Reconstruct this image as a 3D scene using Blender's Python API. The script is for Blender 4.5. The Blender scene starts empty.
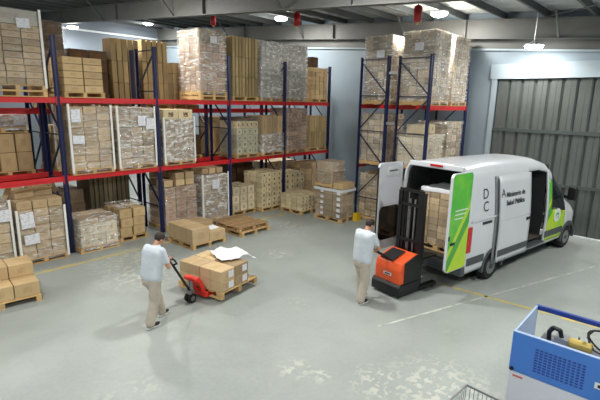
import bpy, bmesh, math, random
from mathutils import Vector, Matrix, noise
random.seed(7)
R = math.radians
scn = bpy.context.scene
col = scn.collection
# ------------------------------------------------------------------ camera
cam = bpy.data.cameras.new('camera'); camo = bpy.data.objects.new('camera', cam); col.objects.link(camo)
cam.sensor_width = 36.0; cam.lens = 444.3/600*36.0; cam.clip_start = .05; cam.clip_end = 200
F = Vector((.72710, .65189, -.21534)); RT = Vector((.67050, -.74167, .01872)); UP = Vector((.14751, .15800, .97636))
m = Matrix((RT, UP, -F)).transposed().to_4x4(); m.translation = (0, 0, 4.2)
camo.matrix_world = m
scn.camera = camo
# ------------------------------------------------------------------ world, exposure
w = bpy.data.worlds.new('world'); scn.world = w; w.use_nodes = True
w.node_tree.nodes['Background'].inputs[0].default_value = (.75, .83, .95, 1)
w.node_tree.nodes['Background'].inputs[1].default_value = .25
vs = scn.view_settings
vs.view_transform = 'Standard'; vs.look = 'None'; vs.gamma = 1; vs.use_curve_mapping = False
vs.exposure = 0.26
LAMP_W = 260.0

# ------------------------------------------------------------------ materials
MATS = {}
def lin(c):
    return tuple(((v/255)/12.92 if v/255 <= .04045 else ((v/255+.055)/1.055)**2.4) for v in c)
class NT:
    def __init__(s, name):
        s.m = bpy.data.materials.new(name); s.m.use_nodes = True; s.t = s.m.node_tree; s.n = s.t.nodes
        s.b = s.n['Principled BSDF']; s.out = s.n['Material Output']
    def add(s, t, **k):
        o = s.n.new(t)
        for a, v in k.items(): setattr(o, a, v)
        return o
    def link(s, a, b): s.t.links.new(a, b)
    def mix(s, fac, a, b, mode='MIX'):
        o = s.add('ShaderNodeMix', data_type='RGBA', blend_type=mode)
        for i, v in ((0, fac), (6, a), (7, b)):
            if hasattr(v, 'is_output'): s.link(v, o.inputs[i])
            elif i == 0: o.inputs[0].default_value = v
            else: o.inputs[i].default_value = (*v, 1)
        return o.outputs[2]
    def math(s, op, a, b=0.0):
        o = s.add('ShaderNodeMath', operation=op)
        for i, v in enumerate((a, b)):
            if hasattr(v, 'is_output'): s.link(v, o.inputs[i])
            else: o.inputs[i].default_value = v
        return o.outputs[0]
    def noise(s, scale, detail=3, vec=None, rough=.55):
        o = s.add('ShaderNodeTexNoise'); o.inputs['Scale'].default_value = scale; o.inputs['Detail'].default_value = detail
        o.inputs['Roughness'].default_value = rough
        if vec is not None: s.link(vec, o.inputs['Vector'])
        return o.outputs[0]
    def ramp(s, v, lo, hi):
        o = s.add('ShaderNodeMapRange'); s.link(v, o.inputs[0]); o.inputs[1].default_value = lo; o.inputs[2].default_value = hi
        return o.outputs[0]
    def coord(s, kind='Object', scale=None):
        o = s.add('ShaderNodeTexCoord').outputs[kind]
        if scale:
            mp = s.add('ShaderNodeMapping'); s.link(o, mp.inputs[0]); mp.inputs['Scale'].default_value = scale; o = mp.outputs[0]
        return o
    def world(s, scale=None):
        o = s.add('ShaderNodeNewGeometry').outputs['Position']
        if scale:
            mp = s.add('ShaderNodeMapping'); s.link(o, mp.inputs[0]); mp.inputs['Scale'].default_value = scale; o = mp.outputs[0]
        return o
    def bump(s, h, dist=.01, strength=.5):
        o = s.add('ShaderNodeBump'); o.inputs['Distance'].default_value = dist; o.inputs['Strength'].default_value = strength
        s.link(h, o.inputs['Height']); s.link(o.outputs[0], s.b.inputs['Normal'])
    def col(s, v):
        if hasattr(v, 'is_output'): s.link(v, s.b.inputs['Base Color'])
        else: s.b.inputs['Base Color'].default_value = (*v, 1)

def M(name, rgb, rough=.5, metal=0, var=.08, nscale=6.0, bump=0):
    if name in MATS: return MATS[name]
    t = NT(name); c = lin(rgb)
    n = t.noise(nscale, 4, t.coord('Object'))
    d = tuple(x*(1-var*2.2) for x in c); l = tuple(min(1, x*(1+var)) for x in c)
    t.col(t.mix(t.ramp(n, .3, .7), d, l))
    t.b.inputs['Roughness'].default_value = rough; t.b.inputs['Metallic'].default_value = metal
    if bump: t.bump(n, .01, bump)
    MATS[name] = t.m; return t.m

def boxmat(name, rgb, spread=.30, rough=.75, prints=0.0, printrgb=(120, 80, 50), seam=0.35, streak=0.0):
    """cardboard: colour differs from box to box, a taped seam, a little print"""
    t = NT(name); c = lin(rgb)
    rnd = t.add('ShaderNodeObjectInfo').outputs['Random']
    d = tuple(x*(1-spread*1.3) for x in c); l = tuple(min(1, x*(1+spread)) for x in c)
    cc = t.mix(rnd, d, l)
    n = t.noise(5.0, 4, t.world()); cc = t.mix(t.math('MULTIPLY', t.ramp(n, .35, .75), .35), cc, tuple(x*.72 for x in c))
    g = t.coord('Generated'); sp = t.add('ShaderNodeSeparateXYZ'); t.link(g, sp.inputs[0])
    if seam:
        e = t.math('ABSOLUTE', t.math('SUBTRACT', sp.outputs[1], .5)); s1 = t.math('LESS_THAN', e, .03)
        cc = t.mix(t.math('MULTIPLY', s1, seam), cc, tuple(x*.6 for x in c))
    if prints:
        a = t.math('LESS_THAN', t.math('ABSOLUTE', t.math('SUBTRACT', sp.outputs[0], .5)), .17)
        b = t.math('LESS_THAN', t.math('ABSOLUTE', t.math('SUBTRACT', sp.outputs[2], .5)), .22)
        f = t.math('MULTIPLY', t.math('MULTIPLY', a, b), t.math('MULTIPLY', t.ramp(t.noise(22, 2, t.world()), .34, .5), prints))
        cc = t.mix(f, cc, lin(printrgb))
    if streak:
        n2 = t.noise(1.0, 2, t.world((30, 30, 1.5))); cc = t.mix(t.math('MULTIPLY', t.ramp(n2, .5, .7), streak), cc, tuple(x*.35 for x in c))
    t.col(cc); t.b.inputs['Roughness'].default_value = rough
    t.b.inputs['Specular IOR Level'].default_value = .25
    MATS[name] = t.m
boxmat('card', (186, 162, 126), prints=.22)
boxmat('card_red', (178, 150, 124), prints=.6, printrgb=(150, 70, 60))
boxmat('card_cream', (222, 206, 168), spread=.18, prints=1.0, printrgb=(96, 62, 44))
boxmat('card_pale', (212, 198, 168), spread=.16, prints=.6, printrgb=(120, 100, 80))
boxmat('card_dull', (168, 149, 122), prints=.4)
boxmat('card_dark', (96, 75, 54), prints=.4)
boxmat('card_bundle', (170, 149, 108), spread=.2, seam=0, streak=.4)
boxmat('card_orange', (198, 171, 128), spread=.14, prints=.2)
boxmat('card_white', (188, 172, 148), spread=.36, prints=.7, printrgb=(140, 105, 80))
boxmat('card_green', (190, 186, 158), spread=.15, prints=.9, printrgb=(70, 80, 70))

boxmat('card_grey', (176, 172, 162), spread=.12, prints=.3)
boxmat('card_stripe', (150, 140, 112), spread=.35, seam=0, streak=.9)
def woodmat(name, rgb):
    t = NT(name); c = lin(rgb)
    rnd = t.add('ShaderNodeObjectInfo').outputs['Random']
    cc = t.mix(rnd, tuple(x*.7 for x in c), tuple(min(1, x*1.12) for x in c))
    n = t.noise(4, 4, t.coord('Object', (2, 14, 14)))
    cc = t.mix(t.math('MULTIPLY', t.ramp(n, .4, .7), .45), cc, tuple(x*.55 for x in c))
    t.col(cc); t.b.inputs['Roughness'].default_value = .8; MATS[name] = t.m
woodmat('wood', (208, 172, 118)); woodmat('wood_old', (182, 148, 104))

def filmmat(name, dens, base, gloss=.1, tint=(244, 244, 240)):
    """clear stretch film: see-through, milky in patches, with painted highlight streaks along the creases and sharp glints"""
    t = NT(name); t.n.remove(t.b)
    tr = t.add('ShaderNodeBsdfTransparent'); df = t.add('ShaderNodeBsdfDiffuse'); gl = t.add('ShaderNodeBsdfGlossy')
    gl.inputs['Roughness'].default_value = .14; gl.inputs['Color'].default_value = (1, 1, 1, 1); df.inputs['Color'].default_value = (*lin(tint), 1)
    mp = t.add('ShaderNodeMapping'); t.link(t.world(), mp.inputs[0]); mp.inputs['Rotation'].default_value = (R(14), R(-12), 0); mp.inputs['Scale'].default_value = (.55, .55, 7.5)
    n = t.noise(2.2, 3, mp.outputs[0], .5); n2 = t.noise(4, 3, t.world((1.4, 1.4, 2.6)))
    mp2 = t.add('ShaderNodeMapping'); t.link(t.world(), mp2.inputs[0]); mp2.inputs['Rotation'].default_value = (R(-26), R(24), 0); mp2.inputs['Scale'].default_value = (.45, .45, 6.0)
    n3 = t.noise(1.9, 2, mp2.outputs[0], .5)
    def ridge(v, wd): return t.ramp(t.math('ABSOLUTE', t.math('SUBTRACT', v, .5)), wd, 0.0)
    patch = t.ramp(n2, .46, .60)
    f = t.math('MAXIMUM', t.math('MULTIPLY', t.math('MULTIPLY', ridge(n, .030), .8), patch), ridge(n3, .012))  # diffuse white ridges painted in as highlights on the film creases
    f = t.math('ADD', t.math('MULTIPLY', f, dens), t.math('MULTIPLY', t.math('ADD', patch, .3), base))
    bp = t.add('ShaderNodeBump'); bp.inputs['Distance'].default_value = .06; bp.inputs['Strength'].default_value = .9
    t.link(t.math('ADD', n, t.math('ADD', n2, n3)), bp.inputs['Height']); t.link(bp.outputs[0], gl.inputs['Normal'])
    m1 = t.add('ShaderNodeMixShader'); t.link(f, m1.inputs[0]); t.link(tr.outputs[0], m1.inputs[1]); t.link(df.outputs[0], m1.inputs[2])
    m2 = t.add('ShaderNodeMixShader'); m2.inputs[0].default_value = gloss; t.link(m1.outputs[0], m2.inputs[1]); t.link(gl.outputs[0], m2.inputs[2])
    t.link(m2.outputs[0], t.out.inputs[0]); MATS[name] = t.m
filmmat('film', .75, .07, .07); filmmat('film_heavy', .7, .42, .12); filmmat('film_light', .35, .02, .03); filmmat('film_shiny', 1.0, .18, .11)

def floormat():
    t = NT('painted_concrete'); P = t.world()
    c = t.mix(t.ramp(t.noise(.35, 5, P), .35, .68), lin((144, 151, 148)), lin((160, 166, 162)))
    c = t.mix(t.math('MULTIPLY', t.ramp(t.noise(2.2, 6, P, .7), .45, .75), .3), c, lin((134, 141, 136)))
    c = t.mix(t.math('MULTIPLY', t.ramp(t.noise(14, 3, P), .4, .8), .18), c, lin((176, 182, 174)))
    # flaked paint: pale bare patches, thick in a few places
    big = t.math('MULTIPLY', t.ramp(t.noise(.55, 2, P), .60, .72), .5)
    for fx, fy, fr in ((5.4, 10.7, 1.5), (5.0, 9.7, 1.2), (5.9, 2.4, 1.0), (5.4, 3.1, .6), (8.5, 8.4, .5), (4.75, 4.3, .35), (4.9, 3.9, .25), (11.0, 10.2, .7)):
        dn = t.add('ShaderNodeVectorMath', operation='DISTANCE'); t.link(P, dn.inputs[0]); dn.inputs[1].default_value = (fx, fy, 0)
        big = t.math('MAXIMUM', big, t.ramp(dn.outputs['Value'], fr, fr*.3))
    sm = t.ramp(t.noise(7.0, 3, P, .6), .515, .575)
    c = t.mix(t.math('MULTIPLY', t.math('MULTIPLY', big, sm), .65), c, lin((196, 197, 184)))
    # scuffs
    sc = t.ramp(t.noise(1.0, 4, t.world((.8, 7, 1)), .7), .60, .75)
    c = t.mix(t.math('MULTIPLY', sc, .12), c, lin((115, 122, 120)))
    t.col(c); t.b.inputs['Roughness'].default_value = .42; t.b.inputs['Specular IOR Level'].default_value = .35
    t.bump(t.noise(3, 4, P), .004, .25); MATS['floor'] = t.m
floormat()
def worn(name, rgb, lo=.38, hi=.5):
    t = NT(name); P = t.world(); c = lin(rgb)
    n = t.ramp(t.noise(3.2, 5, P, .7), lo, hi)
    t.col(t.mix(n, lin((150, 158, 154)), c)); t.b.inputs['Roughness'].default_value = .5; MATS[name] = t.m
worn('line_yellow', (206, 182, 84), .36, .60); worn('line_white', (196, 200, 190), .42, .62)
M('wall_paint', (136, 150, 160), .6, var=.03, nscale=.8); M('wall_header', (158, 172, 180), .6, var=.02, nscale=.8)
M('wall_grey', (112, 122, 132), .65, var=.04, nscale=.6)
M('roof_sheet', (172, 176, 176), .4, .0, var=.08, nscale=1.5); M('steel_dark', (78, 82, 82), .55, .3); M('girder_grey', (98, 99, 96), .55, .1, var=.05, nscale=1)
M('trim_white', (210, 216, 218), .5, var=.03)
M('door_metal', (100, 105, 102), .36, .35, var=.08, nscale=1.6); M('door_rail', (78, 86, 84), .45, .3)
M('rack_blue', (26, 33, 76), .42, .1, var=.1, nscale=3); M('rack_red', (206, 32, 38), .45, 0, var=.08, nscale=3); M('brace_blue', (40, 46, 76), .42, .3)
M('galv', (170, 174, 176), .35, .7); M('yellow', (226, 188, 30), .5); M('white_board', (232, 232, 226), .6, var=.03)
M('van_white', (202, 206, 211), .22, 0, var=.015, nscale=2); M('black', (18, 19, 21), .45); M('rubber', (24, 24, 25), .8); M('black_gloss', (10, 11, 13), .12)
M('trim_grey', (70, 74, 78), .5); M('edge_shade_grey', (128, 132, 136), .4); M('red_lens', (186, 18, 26), .2); M('interior', (40, 42, 44), .7); M('floor_ply', (70, 64, 56), .7); M('seat_fabric', (40, 42, 46), .8)
M('orange', (222, 88, 42), .35, var=.05); M('jack_red', (222, 52, 40), .38, var=.05); M('steel', (140, 142, 144), .35, .6)
M('shirt', (198, 206, 214), .85, var=.05, nscale=9, bump=.3); M('trousers', (184, 174, 160), .85, var=.07, nscale=8, bump=.3); M('skin', (196, 146, 118), .55, var=.05)
M('hair', (46, 34, 30), .7); M('shoe', (26, 25, 26), .6); M('shoe_sole', (225, 225, 222), .6); M('eye_white', (235, 232, 226), .3); M('lips', (160, 92, 84), .5)
M('plastic_white', (240, 242, 246), .35, var=.02, nscale=5); M('machine_blue', (66, 120, 200), .4, var=.03, nscale=2); M('machine_rail', (36, 62, 140), .4); M('machine_white', (206, 210, 220), .45, var=.02, nscale=2); M('machine_side', (150, 172, 206), .4, var=.03)
M('brass', (190, 168, 90), .4, .3); M('ext_red', (176, 24, 34), .4); M('green_mark', (60, 160, 60), .6); M('tape', (196, 166, 116), .35, var=.03); M('ink', (40, 44, 52), .6); M('red_print', (200, 110, 100), .6)
M('lamp_shell', (196, 200, 200), .35, .4)
def paper():
    t = NT('paper'); g = t.coord('Generated'); mp = t.add('ShaderNodeMapping'); t.link(g, mp.inputs[0]); mp.inputs['Scale'].default_value = (3, 1, 9)
    n = t.ramp(t.noise(1.4, 2, mp.outputs[0]), .52, .6)
    t.col(t.mix(t.math('MULTIPLY', n, .5), lin((226, 228, 232)), lin((120, 126, 150)))); t.b.inputs['Roughness'].default_value = .7; MATS['paper'] = t.m
paper()
def glassmat():
    t = NT('glass_dark'); t.b.inputs['Base Color'].default_value = (.012, .016, .018, 1); t.b.inputs['Roughness'].default_value = .06
    n = t.noise(2, 2, t.coord('Object')); t.bump(n, .002, .05); MATS['glass_dark'] = t.m
glassmat()
def emis(name, rgb, s):
    t = NT(name); t.b.inputs['Emission Color'].default_value = (*rgb, 1); t.b.inputs['Emission Strength'].default_value = s
    t.b.inputs['Base Color'].default_value = (.9, .9, .9, 1); MATS[name] = t.m
emis('led', (1, .98, .94), 28)
def vangreen(name, axis_scale, shift=0.0):
    t = NT(name); o = t.coord('Object'); sp = t.add('ShaderNodeSeparateXYZ'); t.link(o, sp.inputs[0])
    x, z = sp.outputs[0], sp.outputs[2]
    k = t.math('ADD', t.math('MULTIPLY', x, axis_scale), t.math('ADD', z, shift))
    a = t.math('GREATER_THAN', k, 1.05); b = t.math('GREATER_THAN', t.math('ADD', k, t.math('MULTIPLY', x, .9)), .15)
    c = t.mix(a, lin((176, 208, 44)), lin((76, 176, 60)))
    n = t.ramp(t.noise(1.8, 2, o), .45, .65); c = t.mix(t.math('MULTIPLY', n, .5), c, lin((140, 200, 60)))
    c = t.mix(t.math('MULTIPLY', t.math('LESS_THAN', t.math('ABSOLUTE', t.math('SUBTRACT', k, .7)), .16), .9), c, lin((44, 150, 58)))
    t.col(c); t.b.inputs['Roughness'].default_value = .3; MATS[name] = t.m
vangreen('van_green', -1.4); vangreen('cab_green', -.9, 2.0)

# ------------------------------------------------------------------ helpers
def mesh_of(bm, name):
    me = bpy.data.meshes.new(name); bm.normal_update(); bm.to_mesh(me); bm.free(); return me
def obj(name, data, mat=None, parent=None, loc=(0, 0, 0), rot=(0, 0, 0), sc=(1, 1, 1)):
    if isinstance(data, bmesh.types.BMesh): data = mesh_of(data, name)
    o = bpy.data.objects.new(name, data); col.objects.link(o)
    o.location = loc; o.rotation_euler = rot; o.scale = sc
    if mat and data is not None and not data.materials: data.materials.append(MATS[mat])
    if parent: o.parent = parent
    return o
def tag(o, label, cat, group=None):
    o['label'] = label; o['category'] = cat
    if group: o['group'] = group
    return o
def struct(o): o['kind'] = 'structure'; return o
def thing(name, label, cat, loc=(0, 0, 0), rz=0, group=None):
    return tag(obj(name, None, loc=loc, rot=(0, 0, rz)), label, cat, group)
_cube = {}
def cube(mat):
    if mat not in _cube:
        bm = bmesh.new(); bmesh.ops.create_cube(bm, size=1); me = mesh_of(bm, 'block_'+mat); me.materials.append(MATS[mat]); _cube[mat] = me
    return _cube[mat]
def B(name, mat, parent, lo, hi, rot=(0, 0, 0)):
    """one box-shaped piece between two corners (shares the mesh of its material)"""
    c = [(a+b)/2 for a, b in zip(lo, hi)]; s = [abs(b-a) for a, b in zip(lo, hi)]
    return obj(name, cube(mat), None, parent, c, rot, s)
def bar(name, mat, parent, p, q, a=.04, b=None, roll=0):
    p, q = Vector(p), Vector(q); d = q-p
    r = d.to_track_quat('Z', 'Y').to_euler()
    return obj(name, cube(mat), None, parent, (p+q)/2, r, (a, b or a, d.length))
def bb(bm, lo, hi, mtx=None):
    c = Vector([(a+b)/2 for a, b in zip(lo, hi)]); s = [abs(b-a) for a, b in zip(lo, hi)]
    mm = Matrix.Translation(c) @ Matrix.Diagonal((*s, 1))
    return bmesh.ops.create_cube(bm, size=1, matrix=(mtx @ mm) if mtx else mm)['verts']
def bevel(bm, w=.01, seg=2):
    bmesh.ops.bevel(bm, geom=bm.edges[:], offset=w, segments=seg, profile=.5, affect='EDGES'); return bm
def bbox_part(name, mat, parent, lo, hi, w=.01, seg=2):
    bm = bmesh.new(); bb(bm, lo, hi); bevel(bm, w, seg); return obj(name, bm, mat, parent)
def cyl(bm, p, q, r1, r2=None, n=16, caps=True):
    p, q = Vector(p), Vector(q); d = q-p; r2 = r1 if r2 is None else r2
    mm = Matrix.Translation((p+q)/2) @ d.to_track_quat('Z', 'Y').to_matrix().to_4x4()
    return bmesh.ops.create_cone(bm, cap_ends=caps, segments=n, radius1=r1, radius2=r2, depth=d.length, matrix=mm)['verts']
def C(name, mat, parent, p, q, r1, r2=None, n=16):
    bm = bmesh.new(); cyl(bm, p, q, r1, r2, n); return obj(name, bm, mat, parent)
def sph(bm, c, r, sub=2, rot=None):
    r = r if isinstance(r, (tuple, list)) else (r, r, r)
    mm = Matrix.Translation(c) @ (rot.to_4x4() if rot else Matrix()) @ Matrix.Diagonal((*r, 1))
    return bmesh.ops.create_icosphere(bm, subdivisions=sub, radius=1, matrix=mm)['verts']
def cap(bm, p, q, r1, r2):
    cyl(bm, p, q, r1, r2, 12); sph(bm, p, r1); sph(bm, q, r2)
def tube(name, mat, parent, pts, r, n=8):
    bm = bmesh.new()
    for a, b in zip(pts, pts[1:]): cyl(bm, a, b, r, r, n)
    for a in pts[1:-1]: sph(bm, a, r, 1)
    return obj(name, bm, mat, parent)
def smooth(o):
    for f in o.data.polygons: f.use_smooth = True
    return o
def extrude_poly(bm, pts, axis, a, b):
    """prism from a 2-D outline; axis is the extruded one ('x','y','z')"""
    def P(u, v, t): return {'x': (t, u, v), 'y': (u, t, v), 'z': (u, v, t)}[axis]
    A = [bm.verts.new(P(u, v, a)) for u, v in pts]; Bv = [bm.verts.new(P(u, v, b)) for u, v in pts]
    n = len(pts); bm.faces.new(A); bm.faces.new(Bv[::-1])
    for i in range(n): bm.faces.new((A[i], Bv[i], Bv[(i+1) % n], A[(i+1) % n]))
    bmesh.ops.recalc_face_normals(bm, faces=bm.faces[:])
def rrect(x0, z0, x1, z1, r, n=4):
    out = []
    for cx, cz, a0 in ((x1-r, z0+r, -90), (x1-r, z1-r, 0), (x0+r, z1-r, 90), (x0+r, z0+r, 180)):
        for k in range(n+1):
            a = R(a0+90*k/n); out.append((cx+r*math.cos(a), cz+r*math.sin(a)))
    return out

# ------------------------------------------------------------------ setting: floor, walls, roof
XW, YW = 16.69, 27.5; X0, Y0 = -5.0, -7.0; SL = .072
def gz(y): return 6.015+SL*y          # underside of the roof girders
def rz_(y): return gz(y)+.86           # underside of the roof sheets
bm = bmesh.new(); bb(bm, (X0, Y0, -.2), (XW+.3, YW+.3, 0)); struct(obj('floor', bm, 'floor'))
def marking(name, mat, label, pts, wd):
    p, q = Vector((*pts[0], 0)), Vector((*pts[1], 0)); d = (q-p).normalized(); n = Vector((-d.y, d.x, 0))*wd/2
    bm = bmesh.new(); vs_ = [bm.verts.new(v+Vector((0, 0, zz))) for zz in (.0005, .003) for v in (p-n, q-n, q+n, p+n)]
    for f in ((0, 1, 2, 3), (4, 5, 6, 7), (0, 1, 5, 4), (1, 2, 6, 5), (2, 3, 7, 6), (3, 0, 4, 7)): bm.faces.new([vs_[i] for i in f])
    bmesh.ops.recalc_face_normals(bm, faces=bm.faces[:])
    tag(obj(name, bm, mat), label, 'floor line')
marking('floor_line', 'line_yellow', 'worn yellow line along the floor in front of the long rack', ((-1, 11.53), (12.0, 11.47)), .13)
marking('floor_line', 'line_yellow', 'faded yellow line running from behind the van toward the blue machine', ((9.72, 4.2), (9.98, -2)), .10)
marking('floor_line', 'line_white', 'thin white line slanting past the right side of the van', ((6.9, 4.08), (15.6, 1.03)), .05)

def wall(name, mat, lo, hi):
    bm = bmesh.new(); bb(bm, lo, hi); return struct(obj(name, bm, mat))
DY0, DY1, DZ = -1.6, 5.73, 5.12         # doorway in the end wall
# end wall (with the sheet-metal door): pieces around the doorway joined in one mesh
bm = bmesh.new()
bb(bm, (XW, DY1, 0), (XW+.25, YW, 9.6)); bb(bm, (XW, Y0, 0), (XW+.25, DY0, 9.6)); bb(bm, (XW, DY0, DZ), (XW+.25, DY1, 9.6))
wr = struct(obj('wall_right', bm, 'wall_paint'))
B('door_header', 'wall_header', wr, (XW-.06, DY0, DZ), (XW, DY1+.22, 5.62))
B('door_jamb', 'wall_header', wr, (XW-.04, DY1, 0), (XW, DY1+.16, DZ))
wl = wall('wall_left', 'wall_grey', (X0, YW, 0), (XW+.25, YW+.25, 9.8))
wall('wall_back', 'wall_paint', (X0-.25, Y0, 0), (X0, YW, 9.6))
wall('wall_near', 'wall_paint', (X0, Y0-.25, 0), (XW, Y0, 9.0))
B('wall_rail', 'trim_white', wl, (X0, YW-.06, 7.95), (XW, YW, 8.05))
# sloping ledge along the end wall and grey band above it
def sloped(name, mat, parent, x0, x1, zf, h, y0=Y0, y1=YW):
    bm = bmesh.new()
    v = [bm.verts.new((x, y, zf(y)+dz)) for x in (x0, x1) for y in (y0, y1) for dz in (0, h)]
    for f in ((0, 1, 3, 2), (4, 6, 7, 5), (0, 2, 6, 4), (1, 5, 7, 3), (0, 4, 5, 1), (2, 3, 7, 6)): bm.faces.new([v[i] for i in f])
    bmesh.ops.recalc_face_normals(bm, faces=bm.faces[:]); return obj(name, bm, mat, parent)
sloped('wall_ledge', 'wall_header', wr, XW-.10, XW, lambda y: 5.68+.068*y, .06, y1=YW-.1)
sloped('wall_band', 'girder_grey', wr, XW-.03, XW, lambda y: 5.74+.068*y, .34, y1=YW-.1)
# door of the end wall: vertical ribbed sheets between rails
d1 = struct(obj('door_1', None, loc=(XW+.06, 0, 0)))
pitch = .42
secs = ((0.02, 1.58), (1.68, 3.32), (3.44, 5.10))
bm = bmesh.new(); ww = pitch-.02
extrude_poly(bm, [(-ww/2, .03), (-ww/2+.015, .03), (-ww/2+.05, -.02), (-.03, -.02), (-.015, -.008), (.0, -.02), (ww/2-.05, -.02), (ww/2-.015, .03), (ww/2, .03), (ww/2, .05), (-ww/2, .05)], 'z', 0, 1)
for v in bm.verts: v.co = Vector((v.co.y, v.co.x, v.co.z))
bmesh.ops.recalc_face_normals(bm, faces=bm.faces[:]); sheet = mesh_of(bm, 'door_sheet'); sheet.materials.append(MATS['door_metal'])
y = DY1-pitch/2
while y > DY0:
    for z0, z1 in secs: obj('panel', sheet, None, d1, (0, y, z0), sc=(1, 1, z1-z0))
    y -= pitch
for z0, z1 in ((1.58, 1.68), (3.32, 3.44)): B('rail', 'door_rail', d1, (-.06, DY0, z0), (.04, DY1, z1))
B('backing', 'steel_dark', d1, (.06, DY0, 0), (.08, DY1, DZ))
B('door_sill', 'trim_white', d1, (-.20, DY0, .001), (-.06, DY1+.1, .05))

# roof
ceil = struct(obj('ceiling', None))
bm = bmesh.new()
ny_ = 140; xs_ = (X0, XW+.25)
ys = [Y0+(YW+.25-Y0)*i/1 for i in (0, 1)]
nx_ = 110; rows = []
for i in range(nx_+1):
    x = X0+(XW+.25-X0)*i/nx_; dz = .035 if i % 4 in (0, 1) else 0
    rows.append([bm.verts.new((x, yy, rz_(yy)+dz)) for yy in ys])
for a, b in zip(rows, rows[1:]): bm.faces.new((a[0], b[0], b[1], a[1]))
sh = obj('roof_sheet', bm, 'roof_sheet', ceil)
so = sh.modifiers.new('Solidify', 'SOLIDIFY'); so.thickness = -.02; so.offset = -1
yy = Y0+.5
while yy < YW:
    z = rz_(yy)
    bm = bmesh.new(); extrude_poly(bm, [(yy-.035, z-.2), (yy+.035, z-.2), (yy+.035, z-.18), (yy-.015, z-.18), (yy-.015, z-.02), (yy+.035, z-.02), (yy+.035, z), (yy-.035, z)], 'x', X0, XW)
    obj('purlin', bm, 'steel_dark', ceil)
    yy += 1.35
def girder(x, wd=.24, dp=.64):
    g = obj('roof_girder', None, parent=ceil)
    sloped('web', 'girder_grey', g, x-.02, x+.02, lambda y: gz(y)+.02, dp-.04, y1=YW-.02)
    sloped('flange', 'girder_grey', g, x-wd/2, x+wd/2, gz, .025, y1=YW-.02); sloped('flange', 'girder_grey', g, x-wd/2, x+wd/2, lambda y: gz(y)+dp-.025, .025, y1=YW-.02)
    yy = Y0+1.9
    while yy < YW:
        B('stiffener', 'girder_grey', g, (x-wd/2+.01, yy-.008, gz(yy)+.02), (x+wd/2-.01, yy+.008, gz(yy)+dp-.02)); yy += 6.0
    B('column', 'steel_dark' if x < 12 else 'girder_grey', g, (x-.15, YW-.32, 0), (x+.15, YW-.02, gz(YW)))
    for yb in (3.9, 9.3, 14.7, 20.1):
        bar('knee_brace', 'girder_grey', g, (x-.05, yb, gz(yb)+.04), (x-.75, yb, gz(yb)+.78), .05)
for gx in (2.45, 9.5, 16.45): girder(gx)
# rods of the roof bracing
for p_, q_ in (((9.6, -2, 6.5), (16.3, 4.5, 6.95)), ((9.6, 4.5, 6.95), (16.3, -2, 6.5))):
    C('brace_rod', 'steel_dark', ceil, p_, q_, .012, n=8)

# ------------------------------------------------------------------ lamps and hanging extinguishers
def lamp(x, y, z, label, k=1.0):
    t = thing('ceiling_lamp', label, 'lamp', (x, y, z), 0, 'round high-bay lamps under the roof')
    bm = bmesh.new(); cyl(bm, (0, 0, .0), (0, 0, .05), .29, .27, 28); cyl(bm, (0, 0, .05), (0, 0, .12), .18, .08, 28); obj('housing', bm, 'lamp_shell', t)
    bm = bmesh.new(); sph(bm, (0, 0, 0), (.27, .27, .13), 3)
    bmesh.ops.delete(bm, geom=[v for v in bm.verts if v.co.z > .001], context='VERTS'); smooth(obj('diffuser', bm, 'led', t))
    C('hanger', 'galv', t, (0, 0, .12), (0, 0, max(.15, rz_(y)-z-.01)), .012, n=8)
    ld = bpy.data.lights.new('lamp_light', 'AREA'); ld.shape = 'DISK'; ld.size = .56; ld.energy = LAMP_W*k*.82; ld.color = (1, .985, .94)
    lo = bpy.data.objects.new('lamp_light', ld); col.objects.link(lo); lo.location = (0, 0, -.14); lo.parent = t
    # added point light below the dome: side spill, lifts roof and rack fronts
    pd = bpy.data.lights.new('lamp_glow', 'POINT'); pd.shadow_soft_size = .25; pd.energy = LAMP_W*k*.34; pd.color = (1, .985, .94)
    po = bpy.data.objects.new('lamp_glow', pd); col.objects.link(po); po.location = (0, 0, -.40); po.parent = t
    return t
lamp(14.6, 7.10, 7.14, 'bright round ceiling lamp above the stacks of the short rack')
lamp(14.6, 14.4, 7.735, 'bright round ceiling lamp over the middle of the long rack')
lamp(14.6, 25.4, 8.58, 'round ceiling lamp shining left of the tall wrapped load')
lamp(10.4, 25.75, 7.87, 'small far ceiling lamp at the upper left before the pale wall')
lamp(15.75, 4.40, 6.06, 'ceiling lamp that lights the pale wall above the metal door', .32)
for x_, y_ in ((14.6, -.9), (7.4, -.6), (7.4, 6.6), (7.2, 14.4), (.6, 14.4), (.6, 6.6), (.6, -.6), (5.2, 20.0)):  # unseen rows carried on for light; last lamp added to brighten left roof
    lamp(x_, y_, gz(y_)+.55, 'round high-bay lamp out of sight overhead, added for its light')
def extinguisher(x, y, z, label):
    t = thing('hanging_extinguisher', label, 'extinguisher', (x, y, z), 0, 'red extinguishers hung under the roof')
    bm = bmesh.new(); cyl(bm, (0, 0, -.16), (0, 0, .16), .11, .11, 18); sph(bm, (0, 0, .16), (.11, .11, .07)); sph(bm, (0, 0, -.16), (.11, .11, .06)); smooth(obj('bottle', bm, 'ext_red', t))
    C('valve', 'brass', t, (0, 0, -.27), (0, 0, -.2), .025, .04, 10); C('hanger', 'ext_red', t, (0, 0, .2), (0, 0, rz_(y)-z-.2), .02, n=8)
extinguisher(11.5, 15.1, 7.30, 'red extinguisher hanging over the tall wrapped load with a paper sheet')
extinguisher(11.5, 10.6, 6.87, 'red extinguisher hanging just right of the lamp over the long rack')
extinguisher(11.5, 6.2, 6.56, 'red extinguisher hanging left of the lamp over the short rack')

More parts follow.
